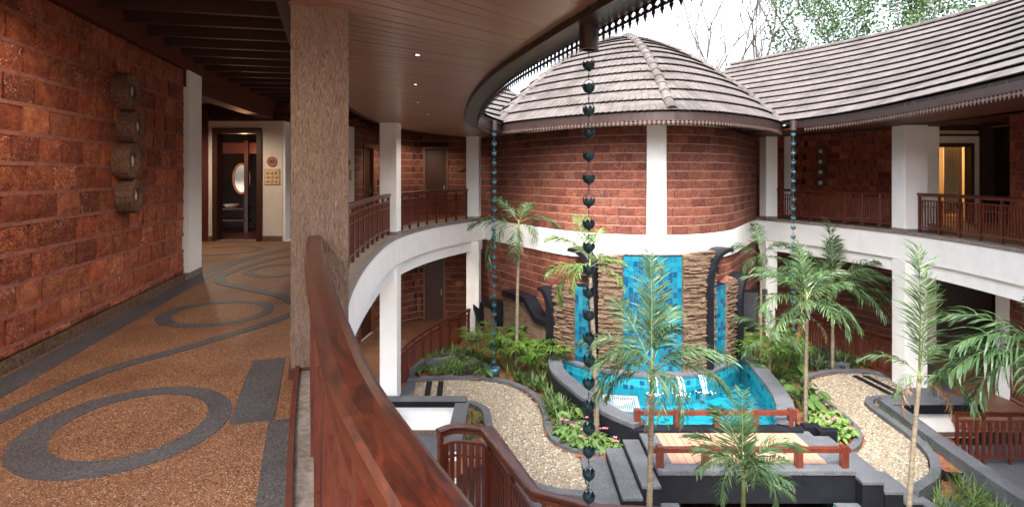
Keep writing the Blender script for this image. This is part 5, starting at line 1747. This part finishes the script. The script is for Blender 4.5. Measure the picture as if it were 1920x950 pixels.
kerb([(-2.4, 13.86), (-1.10, 13.83), (-.82, 13.68), (-.60, 13.35), (-.50, 12.6), (-.26, 11.4), (.26, 10.3), (.70, 9.96), (1.25, 9.86)], PA, .17, .07, 'Grey kerb round the inner bend of the left pebble path')
kerb([(10.3, 15.64), (9.77, 15.97), (9.25, 16.07), (8.41, 15.89), (7.78, 15.47), (7.41, 14.84), (7.31, 13.8), (7.33, 12.9), (7.16, 12.15), (6.80, 11.62), (6.40, 11.36)], PA, .15, .09, 'Curved black kerb on the pool side of the right pebble path', 'granite')
kerb([(10.2, 14.20), (8.9, 14.12), (8.50, 13.95), (8.32, 13.5), (8.27, 12.6), (8.19, 11.8), (7.95, 11.05), (7.52, 10.46), (7.00, 10.08), (6.80, 9.95)], PA, .17, .08, 'Grey kerb round the inner bend of the right pebble path')
kerb([(8.75, 13.75), (8.68, 13.0), (8.55, 12.0), (8.45, 10.8), (8.40, 9.6), (8.35, 7.5)], -3.80, .30, .05, 'Straight grey granite wall top running towards the lower right corner', n=0)
kerb([(-2.0, 16.9), (-1.6, 17.0), (-1.2, 16.6), (-.75, 16.1), (-.45, 15.55)], -3.75, .14, .10, 'Wavy grey kerb between the left flower beds', 'granite')
kerb([(-2.72, 15.45), (-2.45, 16.2), (-2.0, 16.35), (-1.6, 16.6)], -3.72, .16, .12, 'Short grey planter kerb beside the lower left railing', 'granite')
kerb([(.95, 12.25), (1.25, 12.45), (1.62, 12.45)], -3.80, .16, .08, 'Short grey kerb among the pink flowers left of the pool', 'granite')
kerb([(7.3, 17.0), (8.0, 16.6), (8.7, 16.3), (9.3, 16.2)], -3.78, .14, .10, 'Grey kerb between the right planting beds under the palms', 'granite')
kerb([(7.3, 10.0), (7.7, 9.3), (8.0, 8.6)], -4.1, .16, .10, 'Grey kerb in the grass bed at the lower right', 'granite')
kerb([(6.83, 10.05), (6.95, 9.3), (7.1, 8.4)], -4.05, .22, .12, 'Grey granite strip edging the lower right flower bed', 'granite', n=0)
# slots at the upper ends of both paths
t = thing('path_threshold', 'granite threshold with two slots at the start of the left path', 'threshold')
mb = MB(); mb.prism([(-2.95, 14.0), (-2.35, 14.0), (-2.5, 15.2), (-3.0, 15.1)], PA - .1, PA + .035); mb.build('slab', M['granite'], t)
for k in range(2):
    x = -2.12 + k * .30
    mb = MB(); mb.prism([(x, 14.02), (x + .14, 14.02), (x + .04, 15.3), (x - .10, 15.3)], PA - .1, PA + .03); mb.build('bar', M['blackgranite'], t)
t = thing('path_threshold', 'granite threshold with two slots at the start of the right path', 'threshold')
mb = MB(); mb.prism([(9.95, 14.32), (10.6, 14.3), (10.6, 15.5), (10.0, 15.5)], PA - .1, PA + .035); mb.build('slab', M['granite'], t)
for k in range(2):
    x = 9.25 + k * .28
    mb = MB(); mb.prism([(x, 14.35), (x + .13, 14.35), (x + .02, 15.75), (x - .11, 15.75)], PA - .1, PA + .03); mb.build('bar', M['blackgranite'], t)
# low white walls with black coping beside the sunken stairs
t = thing('low_wall', 'white low wall with black granite coping left of the left path', 'wall')
mb = MB(); mb.box((-2.35, 13.72, -4.17), (2.5, .20, .70)); mb.build('wall_body', M['white'], t)
mb = MB(); mb.box((-2.35, 13.72, -3.77), (2.56, .34, .10)); mb.build('coping', M['granite'], t, bevel=.006)
mb = MB(); mb.box((-2.35, 13.542, -3.79), (2.56, .02, .13)); mb.build('coping_edge', M['blackgranite'], t)
mb = MB(); mb.box((-2.35, 13.61, -4.46), (2.5, .02, .10)); mb.build('skirting', M['skirt'], t)
mb = MB(); mb.box((-1.15, 12.4, -4.15), (.20, 2.4, .70)); mb.build('wall_body', M['white'], t)
mb = MB(); mb.box((-1.15, 12.4, -3.79), (.32, 2.30, .08)); mb.build('coping', M['granite'], t, bevel=.006)
t = thing('low_wall', 'white low wall with black granite coping right of the right path', 'wall')
mb = MB(); mb.box((9.70, 13.55, -4.17), (1.9, .20, .70)); mb.build('wall_body', M['white'], t)
mb = MB(); mb.box((9.70, 13.66, -3.79), (2.0, .52, .10)); mb.build('coping', M['granite'], t, bevel=.006)
mb = MB(); mb.box((9.70, 13.385, -3.84), (2.0, .03, .20)); mb.build('coping_edge', M['blackgranite'], t)
mb = MB(); mb.box((9.70, 13.435, -4.43), (1.9, .02, .10)); mb.build('skirting', M['skirt'], t)

# ------------------------------------------------------------------ plants
def blade(mb, base, az, el, L, w, droop, mi=0, seg=4, fold=.25, twist=0.0):
    """arching strap leaf"""
    p = Vector(base); d = Vector((math.cos(az) * math.cos(el), math.sin(az) * math.cos(el), math.sin(el)))
    side = Vector((-math.sin(az + twist), math.cos(az + twist), 0))
    vs_ = []; fs = []
    for i in range(seg + 1):
        f = i / seg
        ww = w * (0.55 + .9 * f if f < .35 else (1 - f) ** .7 * 1.15) * .5
        if i == seg: ww = w * .03
        vs_ += [p + side * ww + Vector((0, 0, ww * fold)), p - side * ww + Vector((0, 0, ww * fold))]
        p = p + d * (L / seg)
        d = (d + Vector((0, 0, -droop / seg))).normalized()
    for i in range(seg):
        fs.append((2 * i, 2 * i + 1, 2 * i + 3, 2 * i + 2))
    mb.add(vs_, fs, mi=mi)

def frond_mesh(seed, mat, L=1.6, droop=.9, n=27, ll=.50, vee=.45, lw=.030, fall=.42):
    """feather palm frond growing along +x from the origin, arching down"""
    rn = random.Random(seed); mb = MB()
    p = Vector((0, 0, 0)); d = Vector((math.cos(.25), 0, math.sin(.25)))
    path = [p.copy()]; dirs = [d.copy()]
    seg = 16
    for i in range(seg):
        p = p + d * (L / seg); d = (d + Vector((0, rn.uniform(-.03, .03), -droop / seg * (.4 + 1.2 * i / seg)))).normalized()
        path.append(p.copy()); dirs.append(d.copy())
    mb.tube(path, [.012 * (1 - .8 * i / seg) for i in range(seg + 1)], 5, mi=1)
    for k in range(n):
        for sg in (-1, 1):
            f = .20 + .80 * (k + rn.uniform(-.45, .45)) / n
            f = min(max(f, .14), .995)
            x = f * seg; i = min(int(x), seg - 1); q = path[i].lerp(path[i + 1], x - i); dd = dirs[i]
            up = Vector((0, 0, 1)); sd_ = dd.cross(up).normalized(); nv = sd_.cross(dd)
            lsc = .55 + .45 * math.sin(min(1.0, f * 1.25) * math.pi * .85) if f < .85 else .60
            ln = ll * lsc * rn.uniform(.8, 1.15)
            out = (sd_ * sg * rn.uniform(.55, 1.0) + dd * rn.uniform(.45, .95) + nv * (vee * rn.uniform(-.35, 1.5))).normalized()
            a = q.copy(); v = out.copy()
            vs_ = []; m = 4
            tw = rn.uniform(-.7, .7)
            for j in range(m + 1):
                wv = v.cross(Vector((0, 0, 1)))
                wv = wv.normalized() if wv.length > .05 else sd_
                wv = (wv * math.cos(tw) + v.cross(wv) * math.sin(tw)).normalized()
                w = lw * (.45, .95, 1.0, .7, .05)[j] * .5
                vs_ += [a + wv * w, a - wv * w]
                a = a + v * (ln / m)
                v = (v + Vector((0, 0, -fall * rn.uniform(.5, 1.2)))).normalized()
            mb.add(vs_, [(2 * j, 2 * j + 1, 2 * j + 3, 2 * j + 2) for j in range(m)])
    return mb.mesh('frond', [mat, M['stem']])
FR = {}
for key, mat in (('a', M['frond']), ('b', M['frond_bright']), ('d', M['frond_dark'])):
    FR[key] = [frond_mesh(s, mat, 1.6, dr, 34 if s != 4 else 40, l_, fall=fa, lw=.030 if s != 4 else .018) for s, dr, l_, fa in ((1, .9, .5, .42), (2, 1.5, .54, .5), (3, 2.2, .54, .55), (4, .2, .40, .26), (5, 1.2, .56, .55), (6, 1.8, .50, .48), (7, 2.7, .5, .5))]
FR['x'] = [frond_mesh(9, M['dryleaf'], 1.6, 1.6, 26, .42, fall=.7)]
def palm(label, base, top, r, fronds, key='a', crown=.5, lean=(0, 0), dead=()):
    """trunk from base to top (z), then crownshaft; fronds: list of (azimuth deg, elevation deg, length, variant)"""
    t = thing('palm_tree', label, 'palm', 'court palms', base)
    H = top - base[2]
    pts = [(lean[0] * (f ** 1.5), lean[1] * (f ** 1.5), H * f) for f in np.linspace(0, 1, 14)]
    rad = [r * (1.15 - .3 * f) + (.008 * r if i % 2 else 0) for i, f in enumerate(np.linspace(0, 1, 14))]
    mb = MB(); mb.tube(pts, rad, 10)
    # leaf scar rings
    z = .12
    while z < H - .1:
        f = z / H; rr = r * (1.15 - .3 * f) * 1.13
        mb.lathe([(rr * .9, -.012), (rr, 0), (rr * .9, .012)], (lean[0] * f ** 1.5, lean[1] * f ** 1.5, z), 10)
        z += random.uniform(.14, .20)
    mb.build('trunk', M['trunk'], t, True)
    tx, ty = lean
    if crown > 0:
        mb = MB(); mb.tube([(tx, ty, H - .02), (tx, ty, H + crown * .4), (tx, ty, H + crown)], [r * .9, r * .75, r * .3], 10); mb.build('crownshaft', M['stem'], t, True)
    for (az, el, L_, var) in fronds:
        me = FR[key][{0: random.choice((0, 4)), 1: random.choice((1, 4, 5)), 2: random.choice((2, 5, 6)), 3: 3}[var]]
        az += random.uniform(-9, 9); el += random.uniform(-6, 6)
        zz = H + crown * random.uniform(.35, .85)
        o = link('frond', me, t, (tx, ty, zz), (random.uniform(-.3, .3), -R(el) + .25, R(az)), (L_ / 1.6, L_ / 1.6 * random.uniform(.75, 1.15), L_ / 1.6 * random.uniform(.85, 1.15)))
    if dead:
        for az in dead:
            link('dead_frond', FR['x'][0], t, (tx, ty, H + .05), (random.uniform(-.4, .4), R(38), R(az)), (.42, .32, .42))
    return t
# azimuth: 0 = right (+x), 90 = away, 180 = left, 270 = towards the camera
palm('Slender palm rising from the red soil before the left drum wall', (.12, 15.80, -3.78), -.15, .044,
     [(175, 35, 1.45, 1), (190, -10, 1.5, 2), (10, 25, 1.1, 1), (250, -35, 1.1, 2), (60, 55, 1.2, 1), (140, 60, 1.1, 0), (310, 10, .9, 2)], 'a', .45, (.06, 0), (280,))
palm('Bright green palm beside the near rain chain left of the pool', (1.72, 11.90, -3.85), -.55, .050,
     [(185, 20, 1.0, 1), (170, -15, 1.2, 2), (150, 55, 1.05, 1), (20, 30, .9, 1), (350, 0, .9, 2), (280, 50, .9, 1), (60, 60, 1.0, 0), (100, 75, 1.1, 3), (230, -5, .9, 2), (120, 65, 1.15, 3)], 'b', .35, (-.14, 0))
palm('Large palm in front of the blue water chute at the picture centre', (1.98, 8.5, -4.3), -1.62, .042,
     [(165, 40, 1.1, 1), (190, 15, 1.15, 2), (20, 35, 1.35, 1), (0, 10, 1.25, 2), (75, 74, 1.45, 3), (330, 55, 1.1, 1), (120, 62, 1.2, 0), (260, 25, 1.0, 2), (300, 5, .9, 2), (45, 55, 1.2, 1), (215, 50, 1.0, 1), (150, 5, .95, 2), (95, 85, 1.5, 3), (200, 45, 1.1, 1), (290, 65, 1.0, 0)], 'a', .6, (.05, 0), (250,))
palm('Dark young palm standing before the bridge rail', (2.60, 7.0, -4.3), -2.55, .034,
     [(165, 60, 0.70, 1), (15, 60, 0.70, 1), (190, 25, 0.70, 2), (350, 30, 0.66, 2), (60, 78, 0.90, 2), (110, 80, 0.94, 2), (250, 45, 0.70, 1), (300, 50, 0.70, 1), (140, 70, 0.94, 2), (30, 72, 0.98, 2), (220, 5, 0.66, 2), (320, 0, 0.61, 2), (80, 84, 1.02, 3), (270, 70, 0.90, 2)], 'd', .75, (.16, 0))
palm('Tall thin palm with one upright frond before the right white column', (5.72, 8.5, -4.2), -1.48, .036,
     [(92, 88, 1.85, 3), (250, 82, 1.4, 3), (150, 40, .8, 2), (30, 50, .9, 2), (200, 15, .6, 2), (340, 15, .8, 2)], 'a', .15, (.18, 0), (200, 330))
palm('Pale trunked palm at the right rim of the pool', (6.28, 12.55, -3.85), -1.55, .038,
     [(160, 50, 1.3, 1), (185, 25, 1.4, 1), (200, 0, 1.25, 2), (20, 45, 1.3, 1), (350, 20, 1.2, 2), (70, 70, 1.4, 0), (110, 75, 1.4, 3), (280, 30, 1.1, 2), (320, 10, 1.1, 2), (240, 30, 1.0, 2), (140, 55, 1.4, 1), (40, 60, 1.3, 1), (210, 50, 1.2, 1), (300, 55, 1.1, 1)], 'a', .55, (.03, 0), (220, 320))
palm('Full palm behind the right pebble path before the lower railing', (8.80, 16.1, -3.85), -2.0, .040,
     [(170, 45, 1.5, 1), (195, 15, 1.5, 2), (10, 45, 1.8, 1), (345, 20, 1.9, 2), (60, 65, 1.6, 0), (100, 80, 1.8, 3), (280, 35, 1.4, 2), (320, 15, 1.6, 2), (240, 30, 1.4, 2), (30, 25, 1.7, 1), (130, 60, 1.5, 1), (355, 50, 1.8, 1), (215, 50, 1.5, 1), (300, 50, 1.5, 1)], 'a', .6)
palm('Small dark palm close to the right flank of the drum', (6.75, 15.9, -3.85), -.95, .034,
     [(170, 35, .95, 1), (200, 5, .9, 2), (20, 40, 1.0, 1), (330, 15, .9, 2), (80, 70, 1.0, 0), (260, 30, .9, 2)], 'd', .45)
palm('Short arching palm right of the pool below the taller palms', (6.55, 14.9, -3.85), -2.85, .036,
     [(165, 40, 1.0, 1), (190, 15, .95, 2), (15, 40, 1.0, 1), (345, 15, 1.0, 2), (80, 70, .9, 0), (270, 30, .9, 2), (310, 25, .9, 1)], 'a', .4)
palm('Palm fronds reaching in from beyond the right frame edge', (7.45, 8.1, -4.2), -1.35, .05,
     [(178, 35, 1.5, 1), (190, 5, 1.5, 2), (165, 15, 1.6, 2), (205, 20, 1.3, 1), (150, 45, 1.4, 1), (225, 10, 1.2, 2), (60, 55, 1.3, 1), (0, 30, 1.3, 1), (300, 20, 1.2, 2), (185, 25, 1.6, 1)], 'd', .5)

# fan palms: canes with fingered leaves
def fan_palm(label, base, n, spread, h, seed):
    rn = random.Random(seed)
    t = thing('fan_palm', label, 'fan palm', 'clumps of fan palm', base)
    for k in range(n):
        a = rn.uniform(0, 6.28); r = spread * math.sqrt(rn.random()) * .55; hh = h * rn.uniform(.45, 1.0)
        out = Vector((math.cos(a), math.sin(a), 0))
        b0 = out * r; tip = out * (r + spread * rn.uniform(.25, .6)) + Vector((0, 0, hh))
        mb = MB(); mb.tube([b0, b0.lerp(tip, .5) + Vector((0, 0, .08)), tip], [.008, .006, .004], 5, mi=1)
        m = rn.randint(8, 11); az = math.atan2(out.y, out.x)
        for q in range(m):
            aa = az + (q - (m - 1) / 2) * .36
            blade(mb, tip, aa, rn.uniform(.1, .45), rn.uniform(.28, .42), .052, .8, seg=3)
        mb.build('leaf', [M['rhapis'], M['stem']], t)
fan_palm('Large green fan palm clump left, below the stepped garden wall', (.30, 16.15, -3.8), 56, .95, .95, 1)
fan_palm('Fan palm clump behind the far left rain chain', (-.50, 16.75, -3.8), 46, .75, .95, 2)
fan_palm('Fan palm clump against the stacked stone left of the pool', (.85, 15.55, -3.8), 42, .6, .85, 3)
fan_palm('Yellow green fan palm clump right of the pool', (6.75, 15.6, -3.8), 60, .85, 1.0, 4)
fan_palm('Low fan palm clump under the small dark palm on the right', (7.35, 16.6, -3.8), 45, .85, .85, 5)

def clump(mb, x, y, z, rn, n, L, w, mi=0):
    for k in range(n):
        blade(mb, (x + rn.uniform(-.03, .03), y + rn.uniform(-.03, .03), z), rn.uniform(0, 6.28), rn.uniform(.7, 1.35), L * rn.uniform(.6, 1.15), w * rn.uniform(.7, 1.2), rn.uniform(.8, 1.7), mi, 4)
def bed(name, label, cat, poly, z, count, n, L, w, seed, mats, mixed=0.0):
    rn = random.Random(seed); mb = MB()
    xs = [p[0] for p in poly]; ys = [p[1] for p in poly]
    c = 0; guard = 0
    while c < count and guard < 8000:
        guard += 1
        x, y = rn.uniform(min(xs), max(xs)), rn.uniform(min(ys), max(ys))
        if not inpoly(x, y, poly): continue
        clump(mb, x, y, z, rn, n, L * rn.uniform(.7, 1.2), w, 1 if rn.random() < mixed else 0); c += 1
    o = mb.build(name, mats, None)
    return tag(o, label, cat, None, 'stuff')
bed('strap_leaf_planting', 'dense strap leaf planting behind the left path kerb', 'ground cover', [(-2.7, 15.5), (-.6, 15.65), (-.5, 16.4), (-1.4, 17.9), (-2.2, 17.6), (-2.7, 16.2)], -3.84, 150, 13, .40, .042, 1, [M['strap'], M['purple']], .08)
bed('strap_leaf_planting', 'strap leaf plants on the red soil along the left pebble path', 'ground cover', [(-.35, 15.55), (.75, 15.1), (1.0, 14.0), (1.15, 13.0), (.9, 13.0), (.78, 14.1), (.35, 14.95), (-.3, 15.5)], -3.84, 42, 12, .42, .038, 2, [M['strap'], M['purple']], .15)
bed('strap_leaf_planting', 'strap leaf plants between left path and pool kerb', 'ground cover', [(.85, 13.4), (1.15, 13.3), (1.5, 12.5), (1.0, 12.3)], -3.84, 24, 12, .50, .046, 3, [M['strap'], M['purple']], .05)
bed('strap_leaf_planting', 'dark strap leaf planting before the lower right railing', 'ground cover', [(7.8, 16.0), (9.9, 16.15), (9.6, 17.4), (8.4, 18.4), (7.5, 17.4)], -3.84, 110, 13, .46, .040, 4, [M['strap'], M['purple']], .35)
bed('grass_planting', 'tall grassy planting in the lower right corner bed', 'ground cover', [(6.95, 10.0), (7.5, 10.3), (8.2, 10.9), (8.25, 8.4), (7.2, 8.0)], -4.2, 85, 14, .52, .022, 5, [M['strap'], M['purple']], .03)
bed('strap_leaf_planting', 'thin strip of plants between right path and granite wall', 'ground cover', [(8.3, 11.6), (8.42, 11.6), (8.52, 13.6), (8.40, 13.8)], -3.97, 26, 9, .22, .02, 6, [M['strap'], M['purple']], .0)
bed('strap_leaf_planting', 'small planting in the island of the left path bend', 'ground cover', [(-.98, 12.0), (-.62, 12.0), (-.68, 13.3), (-.98, 13.6)], -3.95, 16, 10, .30, .026, 7, [M['strap'], M['purple']], .0)
bed('grass_planting', 'green blades behind the angled stair railing', 'ground cover', [(.4, 8.4), (1.5, 8.4), (1.7, 9.6), (.5, 9.7)], -4.28, 22, 10, .50, .03, 8, [M['strap'], M['purple']], .0)
bed('strap_leaf_planting', 'strap leaf planting round the right pool rim', 'ground cover', [(6.6, 13.0), (7.15, 13.2), (7.2, 14.6), (7.6, 15.6), (6.8, 15.6), (6.6, 14.2)], -3.84, 30, 11, .38, .032, 9, [M['strap'], M['purple']], .1)

def broad_leaf(mb, base, az, el, L, w, petiole, mi=0):
    d = Vector((math.cos(az) * math.cos(el), math.sin(az) * math.cos(el), math.sin(el)))
    p = Vector(base) + d * petiole
    mb.tube([base, p], [.006, .004], 4, mi=1)
    sd_ = Vector((-math.sin(az), math.cos(az), 0))
    d2 = Vector((math.cos(az), math.sin(az), -.35)).normalized()
    vs_ = []; m = 5
    for j in range(m + 1):
        f = j / m; ww = w * math.sin(math.pi * (f * .86 + .10)) * .5
        if j == m: ww = .004
        c = p + d2 * L * f + Vector((0, 0, -.10 * L * f * f * 2))
        vs_ += [c + sd_ * ww + Vector((0, 0, .18 * ww)), c, c - sd_ * ww + Vector((0, 0, .18 * ww))]
    fs = []
    for j in range(m):
        for q in range(2): fs.append((3 * j + q, 3 * j + q + 1, 3 * j + q + 4, 3 * j + q + 3))
    mb.add(vs_, fs, mi=mi)
def leafy_plant(label, base, n, L, h, seed, flowers=0):
    rn = random.Random(seed)
    t = thing('leafy_plant', label, 'plant', 'broad leaved plants', base)
    for k in range(n):
        mb = MB(); broad_leaf(mb, Vector((rn.uniform(-.04, .04), rn.uniform(-.04, .04), 0)), rn.uniform(0, 6.28), rn.uniform(.6, 1.35), L * rn.uniform(.7, 1.1), L * .62, h * rn.uniform(.5, 1)); mb.build('leaf', [M['bigleaf'], M['stem']], t)
    return t
LP = [('Single broad leaved plant by the foot of the far left rain chain', (-.72, 15.45, -3.84), 5, .24, .30),
      ('Broad leaved plant at the foot of the slender left palm', (.35, 15.45, -3.84), 7, .24, .25),
      ('Tall broad leaved plant between left path and pool kerb', (1.22, 12.9, -3.84), 9, .30, .40),
      ('Broad leaved plant touching the left pool kerb', (1.05, 13.7, -3.84), 8, .26, .25),
      ('Large leaved plant nearest the right pool rim', (6.62, 13.4, -3.84), 12, .36, .45),
      ('Large leaved plant right of the pool behind the pale trunk', (6.85, 14.2, -3.84), 12, .36, .5),
      ('Large leaved plant at the bend of the right path kerb', (7.05, 13.6, -3.84), 10, .32, .4),
      ('Large leaved plant under the fan palm right of the pool', (6.95, 15.1, -3.84), 10, .34, .4),
      ('Large leaved plant left of the purple planting on the right', (7.55, 15.9, -3.84), 10, .34, .4)]
for k, (lb, b, n, L_, h) in enumerate(LP): leafy_plant(lb, b, n, L_, h, 60 + k)
def flower_bed(label, poly, z, count, seed, nfl):
    rn = random.Random(seed)
    xs = [p[0] for p in poly]; ys = [p[1] for p in poly]
    mb = MB(); c = 0
    spots = []
    g = 0
    while c < count and g < 5000:
        g += 1
        x, y = rn.uniform(min(xs), max(xs)), rn.uniform(min(ys), max(ys))
        if not inpoly(x, y, poly): continue
        zz = z + rn.uniform(.04, .20)
        for q in range(4):
            broad_leaf(mb, Vector((x, y, zz - .05)), rn.uniform(0, 6.28), rn.uniform(.2, .9), rn.uniform(.10, .17), .075, .05)
        spots.append((x, y, zz)); c += 1
    o = tag(mb.build('flowering_planting', [M['bigleaf'], M['stem']], None), label, 'flower bed', None, 'stuff')
    mb = MB()
    for (x, y, zz) in rn.sample(spots, min(nfl, len(spots))):
        for q in range(5):
            a = 2 * math.pi * q / 5 + rn.random(); r = .032
            cx, cy = x + r * math.cos(a), y + r * math.sin(a); zz2 = zz + .10
            mb.add([(x, y, zz2), (cx - r * .7 * math.sin(a), cy + r * .7 * math.cos(a), zz2 + .012), (cx + r * math.cos(a) * .6, cy + r * math.sin(a) * .6, zz2 + .006), (cx + r * .7 * math.sin(a), cy - r * .7 * math.cos(a), zz2 + .012)], [(0, 1, 2, 3)])
    p = mb.build('pink_flowers', M['flower'], o); tag(p, kind='stuff')
flower_bed('pink flowering plants beside the left end of the bridge', [(.95, 11.75), (1.35, 11.4), (2.2, 11.35), (1.9, 11.9), (1.5, 12.4), (.95, 12.3)], -3.82, 110, 1, 13)
flower_bed('pink flowering plants between the right path and the pale palm', [(6.4, 11.7), (6.85, 11.8), (7.1, 12.3), (7.2, 13.0), (6.5, 12.9), (6.3, 12.2)], -3.82, 100, 2, 12)
flower_bed('pink flowering plants at the bottom edge right of the channel', [(5.9, 8.6), (6.85, 8.8), (6.7, 9.5), (5.9, 9.5)], -4.2, 60, 3, 8)
flower_bed('pink flowering plants at the bottom edge left of the channel', [(1.3, 8.4), (2.2, 8.4), (2.2, 9.3), (1.3, 9.3)], -4.25, 60, 4, 7)

# ------------------------------------------------------------------ trees behind the roofs
def bare_tree(label, base, h, seed, spread=.5, leaves=0, lmat='treeleaf', depth=5, cat='tree'):
    rn = random.Random(seed)
    t = thing('bare_tree' if not leaves else 'leafy_tree', label, cat, 'trees behind the roofs', base)
    trunk, crown, tips = MB(), MB(), []
    def grow(p, d, L, r, lev):
        pts = [p.copy()]; n = 5
        for i in range(n):
            d = (d + Vector((rn.uniform(-1, 1), rn.uniform(-1, 1), rn.uniform(-.3, .6))) * .13).normalized()
            p = p + d * (L / n); pts.append(p.copy())
            if lev >= 2: tips.append((p.copy(), d.copy()))
        (trunk if lev == 0 else crown).tube(pts, [r * (1 - .45 * i / n) for i in range(n + 1)], 7 if lev < 2 else 4)
        if lev < depth:
            nb = rn.randint(2, 3) if lev else 4
            for k in range(nb):
                q = pts[rn.randint(2 if lev else 3, n)] if k else pts[-1]
                ax = Vector((rn.uniform(-1, 1), rn.uniform(-1, 1), rn.uniform(0, .5))).normalized()
                nd = (d + ax * spread * rn.uniform(.7, 1.3)).normalized()
                nd.z = abs(nd.z) * .8 + .2
                grow(q, nd.normalized(), L * rn.uniform(.58, .80), r * rn.uniform(.45, .6), lev + 1)
    grow(Vector((0, 0, 0)), Vector((rn.uniform(-.06, .06), 0, 1)), h * .38, h * .012, 0)
    trunk.build('trunk', M['bark'], t, True)
    crown.build('crown', M['bark'], t, True)
    if leaves:
        mb = MB()
        for k in range(leaves):
            p, d = rn.choice(tips)
            c = p + Vector((rn.gauss(0, .34), rn.gauss(0, .34), rn.gauss(0, .34)))
            a = Vector((rn.uniform(-1, 1), rn.uniform(-1, 1), rn.uniform(-1.2, .3))).normalized()
            b = a.cross(Vector((rn.uniform(-1, 1), rn.uniform(-1, 1), rn.uniform(-1, 1)))).normalized()
            l = rn.uniform(.14, .26); w = l * .30
            mb.add([c, c + a * l * .5 + b * w, c + a * l, c + a * l * .5 - b * w], [(0, 1, 2, 3)])
        mb.build('foliage', M[lmat], t)
    return t
bare_tree('Tall bare grey tree behind the dip between the two roofs', (14.6, 38.0, -4.7), 24, 11, .55, depth=5)
bare_tree('Slim bare tree left of the tall bare tree behind the drum roof', (12.3, 37.0, -4.7), 20, 5, .5, depth=5)
bare_tree('Leafy green tree behind the right roof, left of its neighbour', (22.0, 34.5, -4.7), 20, 21, .36, leaves=9000)
bare_tree('Large leafy green tree behind the middle of the right roof', (24.6, 35.5, -4.7), 20, 33, .40, leaves=9000)
bare_tree('Leafy green tree behind the right roof, furthest right', (27.8, 36.0, -4.7), 17, 42, .45, leaves=5000)
